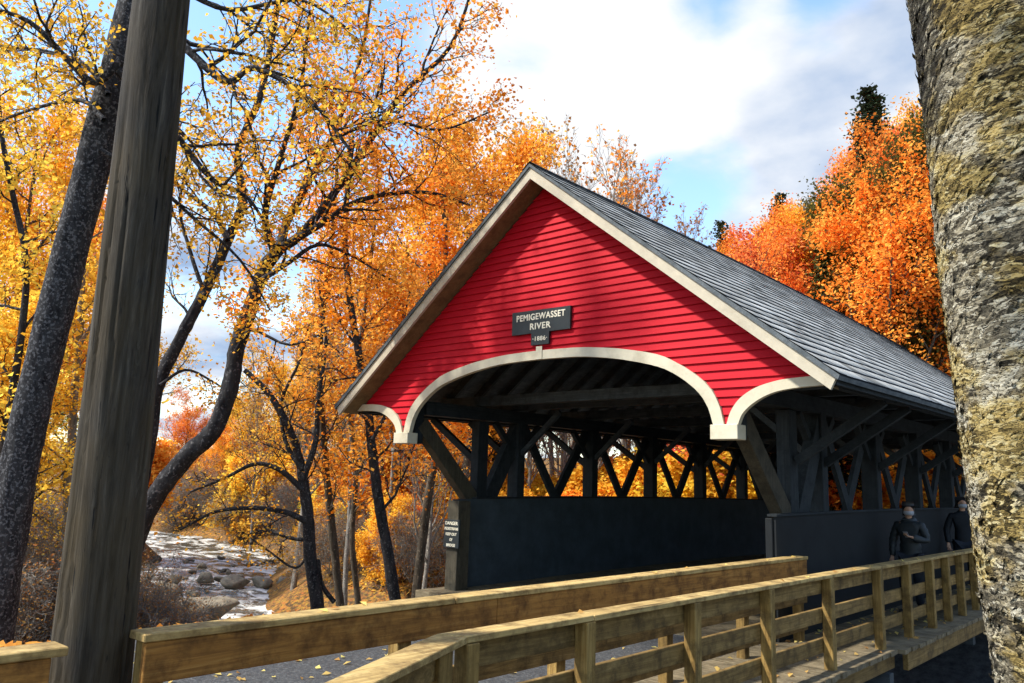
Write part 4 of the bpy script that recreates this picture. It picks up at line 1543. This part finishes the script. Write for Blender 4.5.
# ------------------------------------------------------------------ fallen leaves
rng = np.random.default_rng(8)
C = []
n = 330
C += [np.array([x, y, .022]) for x, y in zip(rng.uniform(-2., 3.0, n), rng.uniform(-9, .5, n))]
n = 260
C += [np.array([x, y, .036]) for x, y in zip(rng.uniform(2.95, 3.98, n), rng.uniform(-5, 14, n))]
C += [np.array([RX+rng.uniform(-.06, .06), y, 1.012]) for y in rng.uniform(-6.5, 1.4, 8)]
C += [np.array([SX+rng.uniform(-.06, .06), y, ZT+.008]) for y in rng.uniform(-5, 10, 12)]
C = np.array(C)
N = rng.normal(0, .25, (len(C), 3))
N[:, 2] = 1
N /= np.linalg.norm(N, axis=1)[:, None]
A = np.cross(N, rng.normal(0, 1, (len(C), 3)))
A /= np.linalg.norm(A, axis=1)[:, None]
B = np.cross(N, A)
sz = rng.uniform(.03, .075, len(C))[:, None]
V = np.stack([C-A*sz*.6, C-B*sz*.42+N*.012, C+A*sz*.6, C+B*sz*.42+N*.01], 1).reshape(-1, 3)
o = part('fallen_leaves', mesh_np('fl', V, np.arange(len(V)).reshape(-1, 4), rng.random(len(C))), M['leaf'])
o.color = (.80, .55, .16, 1)
tag(o, 'scattered yellow leaves lying on road, boardwalk and rail caps', 'leaves', kind='stuff')
# deeper litter on banks; the far bank first
n = 22000
x = rng.uniform(-30, -2, n)
y = rng.uniform(8, 30, n)
d_, s_ = rivdist(x, y)
k = (d_ > 5.2) & (s_ > 0)
x, y = x[k], y[k]
o = part('leaf_litter', leaf_mesh(rng, np.stack([x, y, terrain(x, y)+.03], -1), .17, 1.2), M['leaf'])
o.color = (.80, .42, .06, 1)
tag(o, 'carpet of fallen yellow and orange leaves on the far river bank', 'leaves', kind='stuff')
# near side and the slope at the right
n = 26000
x = rng.uniform(-26, 9, n)
y = rng.uniform(-11, 5, n)
k = ((x < -2.2) | (x > 4.3))
x, y = x[k], y[k]
d_, s_ = rivdist(x, y)
k = d_ > 4.9
x, y = x[k], y[k]
prob = np.where(x > 4.3, .03, 1)
k = rng.random(len(x)) < prob
x, y = x[k], y[k]
C = np.stack([x, y, terrain(x, y)+.02], -1)
me = leaf_mesh(rng, C, .13, 1.6)
o = part('leaf_litter', me, M['leaf'])
o.color = (.78, .33, .05, 1)
tag(o, 'carpet of fallen orange leaves on the near river bank', 'leaves', kind='stuff')

# ------------------------------------------------------------------ people
def skin_mesh(joints, edges, sub=2):
    """joints: name -> (pos, rx[, ry]); root is the first joint"""
    names = list(joints)
    ix = {n: i for i, n in enumerate(names)}
    me = bpy.data.meshes.new('skin')
    me.from_pydata([joints[n][0] for n in names], [(ix[a], ix[b]) for a, b in edges], [])
    o = bpy.data.objects.new('skin', me)
    COL.objects.link(o)
    md = o.modifiers.new('s', 'SKIN')
    md.use_smooth_shade = True
    md.branch_smoothing = .4
    for i, n in enumerate(names):
        r = joints[n][1:]
        sv = me.skin_vertices[0].data[i]
        sv.radius = (r[0], r[1] if len(r) > 1 else r[0])
        sv.use_root = i == 0
    ms = o.modifiers.new('u', 'SUBSURF')
    ms.levels = sub
    ms.render_levels = sub
    bpy.context.view_layer.update()
    out = bpy.data.meshes.new_from_object(o.evaluated_get(bpy.context.evaluated_depsgraph_get()))
    bpy.data.objects.remove(o)
    return out
def merge_meshes(L):
    bm = bmesh.new()
    for m_ in L:
        bm.from_mesh(m_)
    me = bpy.data.meshes.new('merged')
    bm.to_mesh(me)
    bm.free()
    me.polygons.foreach_set('use_smooth', np.ones(len(me.polygons), bool))
    return me
M['skin'] = mat_plain('skin', (.38, .21, .13), .55, .3, .08, 20, .05)
M['hair'] = mat_plain('black_hair', (.012, .010, .009), .5, .4, .3, 60, .5)
M['jacket'] = mat_plain('dark_puffer_jacket', (.014, .018, .020), .55, .35, .25, 14, .4)
M['coat'] = mat_plain('black_coat', (.007, .009, .012), .7, .25, .25, 14, .3)
M['trousers'] = mat_plain('dark_trousers', (.018, .022, .03), .8, .2, .2, 20)
M['mask'] = mat_plain('pale_face_mask', (.30, .32, .35), .7, .2, .05, 30)
M['phone'] = mat_plain('phone_glass', (.25, .25, .27), .2, .5, .1)
M['bag'] = mat_plain('grey_knit_bag', (.32, .32, .32), .8, .2, .2, 40, .5)
M['shoe'] = mat_plain('dark_shoes', (.02, .02, .02), .6)
def person(loc, rotz, H, label, jacket, armL, armR, headturn, bun, puff):
    """arm: list of elbow, wrist positions in body space (x right, y front), relative to a 1.7 m figure"""
    root = empty('person', loc, label, 'person')
    root.rotation_euler = (0, 0, rotz)
    root.scale = (H/1.7,)*3
    J = {'pelvis': ((0, 0, .95), .13, .10), 'waist': ((0, 0, 1.08), .115, .09), 'chest': ((0, .01, 1.28), .14, .10),
         'neckb': ((0, 0, 1.43), .06), 'neck': ((0, .01, 1.49), .048), 'skull0': ((0, .03, 1.535), .062, .07),
         'skull1': ((0, .03, 1.59), .072, .088), 'skull2': ((0, .015, 1.645), .06, .075)}
    Ed = [('pelvis', 'waist'), ('waist', 'chest'), ('chest', 'neckb'), ('neckb', 'neck'), ('neck', 'skull0'), ('skull0', 'skull1'), ('skull1', 'skull2')]
    for s, nm, arm in ((-1, 'l', armL), (1, 'r', armR)):
        J[nm+'sh'] = ((s*.165, 0, 1.39), .052)
        J[nm+'el'] = (arm[0], .038)
        J[nm+'wr'] = (arm[1], .025, .022)
        hd = norm(np.array(arm[1])-np.array(arm[0]))
        hp = np.array(arm[1])+hd*.07
        J[nm+'pa'] = (tuple(hp), .034, .016)
        Ed += [('chest', nm+'sh'), (nm+'sh', nm+'el'), (nm+'el', nm+'wr'), (nm+'wr', nm+'pa')]
        side = norm(np.cross(hd, np.array([0, 0, 1.]) if abs(hd[2]) < .8 else np.array([0, 1., 0])))
        crl = norm(np.cross(side, hd))
        for q in range(4):
            b = hp+side*(q-1.5)*.021+hd*.01
            l = (.065, .075, .07, .055)[q]
            a1 = b+hd*l*.55+crl*.008
            a2 = a1+hd*l*.35+crl*.028
            J[f'{nm}f{q}a'] = (tuple(a1), .009)
            J[f'{nm}f{q}b'] = (tuple(a2), .008)
            Ed += [(nm+'pa', f'{nm}f{q}a'), (f'{nm}f{q}a', f'{nm}f{q}b')]
        b = np.array(arm[1])+hd*.035+side*.035
        J[nm+'ta'] = (tuple(b+hd*.025+crl*.012), .010)
        J[nm+'tb'] = (tuple(b+hd*.05+crl*.022-side*.004), .009)
        Ed += [(nm+'wr', nm+'ta'), (nm+'ta', nm+'tb')]
        J[nm+'hip'] = ((s*.09, 0, .90), .09)
        J[nm+'kn'] = ((s*.10, .02+.06*(s > 0), .50), .058)
        J[nm+'an'] = ((s*.10, -.01+.05*(s > 0), .09), .038)
        J[nm+'to'] = ((s*.115, .15+.05*(s > 0), .035), .036, .03)
        Ed += [('pelvis', nm+'hip'), (nm+'hip', nm+'kn'), (nm+'kn', nm+'an'), (nm+'an', nm+'to')]
    body = skin_mesh(J, Ed)
    # face: nose, ears, eyes sockets as one continuous head: push vertices
    for v in body.vertices:
        x, y, z = v.co
        if z > 1.5:
            if y > .07 and abs(x) < .016 and 1.555 < z < 1.60:
                v.co.y += .016
            if y > .06 and .02 < abs(x) < .045 and 1.595 < z < 1.625:
                v.co.y -= .008
            if abs(x) > .055 and -.01 < y < .03 and 1.57 < z < 1.62:
                v.co.x *= 1.12
    a = headturn
    for v in body.vertices:
        if v.co.z > 1.50:
            x, y = v.co.x, v.co.y
            v.co.x, v.co.y = x*math.cos(a)-y*math.sin(a), x*math.sin(a)+y*math.cos(a)
    part('body', body, M['skin'], root, (0, 0, 0), True)
    # clothes
    p = puff
    Jc = {'pelvis': ((0, 0, .93), .16*p, .125*p), 'hem': ((0, 0, .84), .165*p, .13*p), 'waist': ((0, 0, 1.08), .145*p, .12*p), 'chest': ((0, .01, 1.29), .165*p, .125*p), 'neckb': ((0, 0, 1.42), .10, .09), 'col': ((0, .01, 1.475), .072, .07)}
    Ec = [('pelvis', 'waist'), ('hem', 'pelvis'), ('waist', 'chest'), ('chest', 'neckb'), ('neckb', 'col')]
    for s, nm, arm in ((-1, 'l', armL), (1, 'r', armR)):
        Jc[nm+'sh'] = ((s*.18, 0, 1.37), .078*p)
        Jc[nm+'el'] = (arm[0], .062*p)
        Jc[nm+'wr'] = (arm[1], .046*p)
        Ec += [('chest', nm+'sh'), (nm+'sh', nm+'el'), (nm+'el', nm+'wr')]
    jk = skin_mesh(Jc, Ec)
    if puff > 1:
        for v in jk.vertices:        # quilting
            q_ = math.sin(v.co.z*2*PI/.085)
            v.co += Vector(v.normal)*.006*q_
    part('jacket', jk, jacket, root, (0, 0, 0), True)
    Jt = {'pelvis': ((0, 0, .93), .145, .12)}
    Et = []
    for s, nm in ((-1, 'l'), (1, 'r')):
        Jt[nm+'hip'] = ((s*.09, 0, .86), .105)
        Jt[nm+'kn'] = ((s*.10, .02+.06*(s > 0), .50), .074)
        Jt[nm+'an'] = ((s*.10, -.01+.05*(s > 0), .12), .058)
        Et += [('pelvis', nm+'hip'), (nm+'hip', nm+'kn'), (nm+'kn', nm+'an')]
    part('trousers', skin_mesh(Jt, Et), M['trousers'], root, (0, 0, 0), True)
    for s in (-1, 1):
        y0 = .05*(s > 0)
        Js = {'a': ((s*.10, -.03+y0, .05), .05, .05), 'b': ((s*.11, .08+y0, .045), .05, .045), 'c': ((s*.12, .18+y0, .04), .042, .036)}
        part('shoe', skin_mesh(Js, [('a', 'b'), ('b', 'c')]), M['shoe'], root, (0, 0, 0), True)
    # hair
    R = Matrix.Rotation(a, 4, 'Z')
    Jh = {'a': ((0, -.050, 1.59), .094, .085), 'b': ((0, -.020, 1.668), .088, .098), 'c': ((0, -.05, 1.54), .066, .05)}
    Eh = [('a', 'b'), ('a', 'c')]
    if bun:
        Jh['d'] = ((0, -.12, 1.66), .035)
        Jh['e'] = ((0, -.15, 1.56), .022)
        Eh += [('b', 'd'), ('d', 'e')]
    hm = skin_mesh(Jh, Eh)
    hm.transform(R)
    part('hair', hm, M['hair'], root, (0, 0, 0), True)
    # mask: curved shell over nose and mouth
    V, F = [], []
    for i in range(9):
        th = -1.15+2.3*i/8
        for k, (zz_, rx_, ry_) in enumerate(((1.574, .078, .108), (1.556, .082, .122), (1.530, .078, .112), (1.510, .066, .085))):
            V.append((rx_*math.sin(th), .012+ry_*math.cos(th)*1., zz_))
    for i in range(8):
        for k in range(3):
            F.append((i*4+k, (i+1)*4+k, (i+1)*4+k+1, i*4+k+1))
    mm = MB().add(V, F).mesh('mask')
    mm.transform(R)
    part('face_mask', mm, M['mask'], root, (0, 0, 0), True)
    return root
# first visitor, facing the camera side, holding a phone
f1 = math.atan2(-8.5-4.83, 7-3.3)+PI/2*-1
p1 = person((3.36, 4.83, .03), f1-.35, 1.63, 'masked person in a dark quilted jacket looking down at a phone by the rail', M['jacket'],
            [(-.27, .03, 1.12), (-.12, .26, 1.18)], [(.27, -.02, 1.10), (.25, .08, .86)], .35, True, 1.07)
p2 = person((3.30, 8.45, .03), f1+.1, 1.75, 'masked person in black standing further along the boardwalk beside the birch', M['coat'],
            [(-.27, .0, 1.11), (-.27, .14, .90)], [(.27, .0, 1.11), (.26, .1, .87)], .15, False, 1.0)
bpy.context.view_layer.update()
ph = MB().box((-.035, -.005, -.07), (.035, .005, .07)).mesh('ph', .004)
pho = part('phone', ph, M['phone'])
wp = p1.matrix_world @ Vector((-.07, .34, 1.22))
pho.location = wp
pho.rotation_euler = (-.9, 0, f1-.35)
tag(pho, 'small phone held by the person in the quilted jacket', 'phone')
# grey bag carried by the second visitor
bg = MB()
bag = skin_mesh({'a': ((0, 0, 0), .14, .07), 'b': ((0, 0, .15), .13, .06), 'c': ((0, 0, .24), .10, .035)}, [('a', 'b'), ('b', 'c')])
bo = empty('shoulder_bag', (0, 0, 0), 'grey soft bag held beside the person in black', 'bag')
bp = p2.matrix_world @ Vector((-.30, .20, .70))
bo.location = bp
bpy.context.view_layer.update()
part('bag_body', bag, M['bag'], bo, (0, 0, 0), True)
part('strap', tubes_mesh('strap', [(np.array([(-.09, 0, .22), (-.07, 0, .30), (0, 0, .34), (.07, 0, .30), (.09, 0, .22)]), np.full(5, .01))]), M['bag'], bo, (0, 0, 0))

# ------------------------------------------------------------------ sky and sun
SUN = norm(np.array([-.36, -.55, .76]))
elev = math.asin(SUN[2])
az = math.atan2(SUN[0], SUN[1])
wd = bpy.data.worlds.new('World')
sc.world = wd
wd.use_nodes = True
nt = wd.node_tree
nt.nodes.clear()
def wn(t, **k):
    n = nt.nodes.new('ShaderNode'+t)
    for a, b in k.items():
        setattr(n, a, b)
    return n
sky = wn('TexSky', sky_type='NISHITA')
sky.sun_disc = False
sky.sun_elevation = elev
sky.sun_rotation = az
sky.air_density = 1.3
sky.ozone_density = 4.
sky.dust_density = .6
tc = wn('TexCoord')
SKYSTR = .125
CLOUD = 3.0
L = nt.links.new
def wm(op, a, b=0., c=None):
    n = wn('Math', operation=op)
    for i, q in enumerate((a, b)):
        if isinstance(q, bpy.types.NodeSocket):
            L(q, n.inputs[i])
        else:
            n.inputs[i].default_value = q
    return n.outputs[0]
sep = wn('SeparateXYZ')
L(tc.outputs['Generated'], sep.inputs[0])
# clouds lie on a layer: project direction to a plane
den = wm('ADD', wm('MAXIMUM', sep.outputs[2], 0.), .22)
cxy = wn('CombineXYZ')
L(wm('DIVIDE', sep.outputs[0], den), cxy.inputs[0])
L(wm('DIVIDE', sep.outputs[1], den), cxy.inputs[1])
cxy.inputs[2].default_value = .37
def blob(u, v, rad_, amp):
    d = norm(survey(u, v, 1.)-CAM)
    n = wn('VectorMath', operation='DOT_PRODUCT')
    L(tc.outputs['Generated'], n.inputs[0])
    n.inputs[1].default_value = tuple(d)
    mr = wn('MapRange')
    mr.interpolation_type = 'SMOOTHSTEP'
    L(n.outputs['Value'], mr.inputs[0])
    mr.inputs[1].default_value = math.cos(R_(rad_))
    mr.inputs[2].default_value = 1.
    mr.inputs[3].default_value = 0
    mr.inputs[4].default_value = amp
    return mr.outputs[0]
no = wn('TexNoise')
no.inputs['Scale'].default_value = 2.3
no.inputs['Detail'].default_value = 7
no.inputs['Roughness'].default_value = .52
no.inputs['Distortion'].default_value = .35
L(cxy.outputs[0], no.inputs['Vector'])
f = no.outputs['Fac']
for b in ((550, 60, 14, .24), (110, 190, 7, .16), (650, 185, 8, .10), (760, 120, 7, .08), (220, 330, 12, .12), (240, 60, 16, -.20), (825, 20, 4.5, -.22), (690, 165, 5, -.22), (720, 15, 4, -.15), (800, 85, 5, -.06), (40, 30, 10, -.10), (330, 120, 7, -.08), (900, 200, 8, .10), (760, 110, 10, .15), (850, 110, 8, .16), (905, 40, 5, .12), (760, 20, 3, .08)):
    f = wm('ADD', f, blob(*b))
mr = wn('MapRange')
mr.interpolation_type = 'SMOOTHSTEP'
L(f, mr.inputs[0])
mr.inputs[1].default_value = .44
mr.inputs[2].default_value = .68
sc_ = wn('VectorMath', operation='SCALE')
L(sky.outputs[0], sc_.inputs[0])
sc_.inputs['Scale'].default_value = 1.
mixc = wn('Mix', data_type='RGBA')
L(mr.outputs[0], mixc.inputs[0])
L(sc_.outputs[0], mixc.inputs[6])
n3 = wn('TexNoise')
n3.inputs['Scale'].default_value = 2.6
n3.inputs['Detail'].default_value = 6
n3.inputs['Roughness'].default_value = .5
L(cxy.outputs[0], n3.inputs['Vector'])
fsh = wm('ADD', n3.outputs['Fac'], blob(590, 60, 15, .25))
crp = wn('ValToRGB')
L(fsh, crp.inputs[0])
crp.color_ramp.elements[0].position = .36
crp.color_ramp.elements[0].color = (.36, .50, .74, 1)
crp.color_ramp.elements[1].position = .62
crp.color_ramp.elements[1].color = (.98, 1., 1.03, 1)
csc = wn('VectorMath', operation='SCALE')
L(crp.outputs[0], csc.inputs[0])
csc.inputs['Scale'].default_value = CLOUD
L(csc.outputs[0], mixc.inputs[7])
bgd = wn('Background')
bgd.inputs[1].default_value = SKYSTR
L(mixc.outputs[2], bgd.inputs[0])
wo = wn('OutputWorld')
L(bgd.outputs[0], wo.inputs[0])

ld = bpy.data.lights.new('sun', 'SUN')
ld.energy = 2.6
ld.angle = R_(2.5)
ld.color = (1, .95, .86)
lo = bpy.data.objects.new('sun', ld)
COL.objects.link(lo)
lo.location = (30, -10, 40)
lo.rotation_euler = Vector(tuple(SUN)).to_track_quat('Z', 'Y').to_euler()

vs = sc.view_settings
vs.view_transform = 'Standard'
vs.look = 'None'
vs.exposure = 1.5
vs.gamma = 1
sc.cycles.max_bounces = 8
sc.cycles.transparent_max_bounces = 4
sc.cycles.use_denoising = True
print('objects', len(bpy.data.objects), 'time', time.time()-T0)
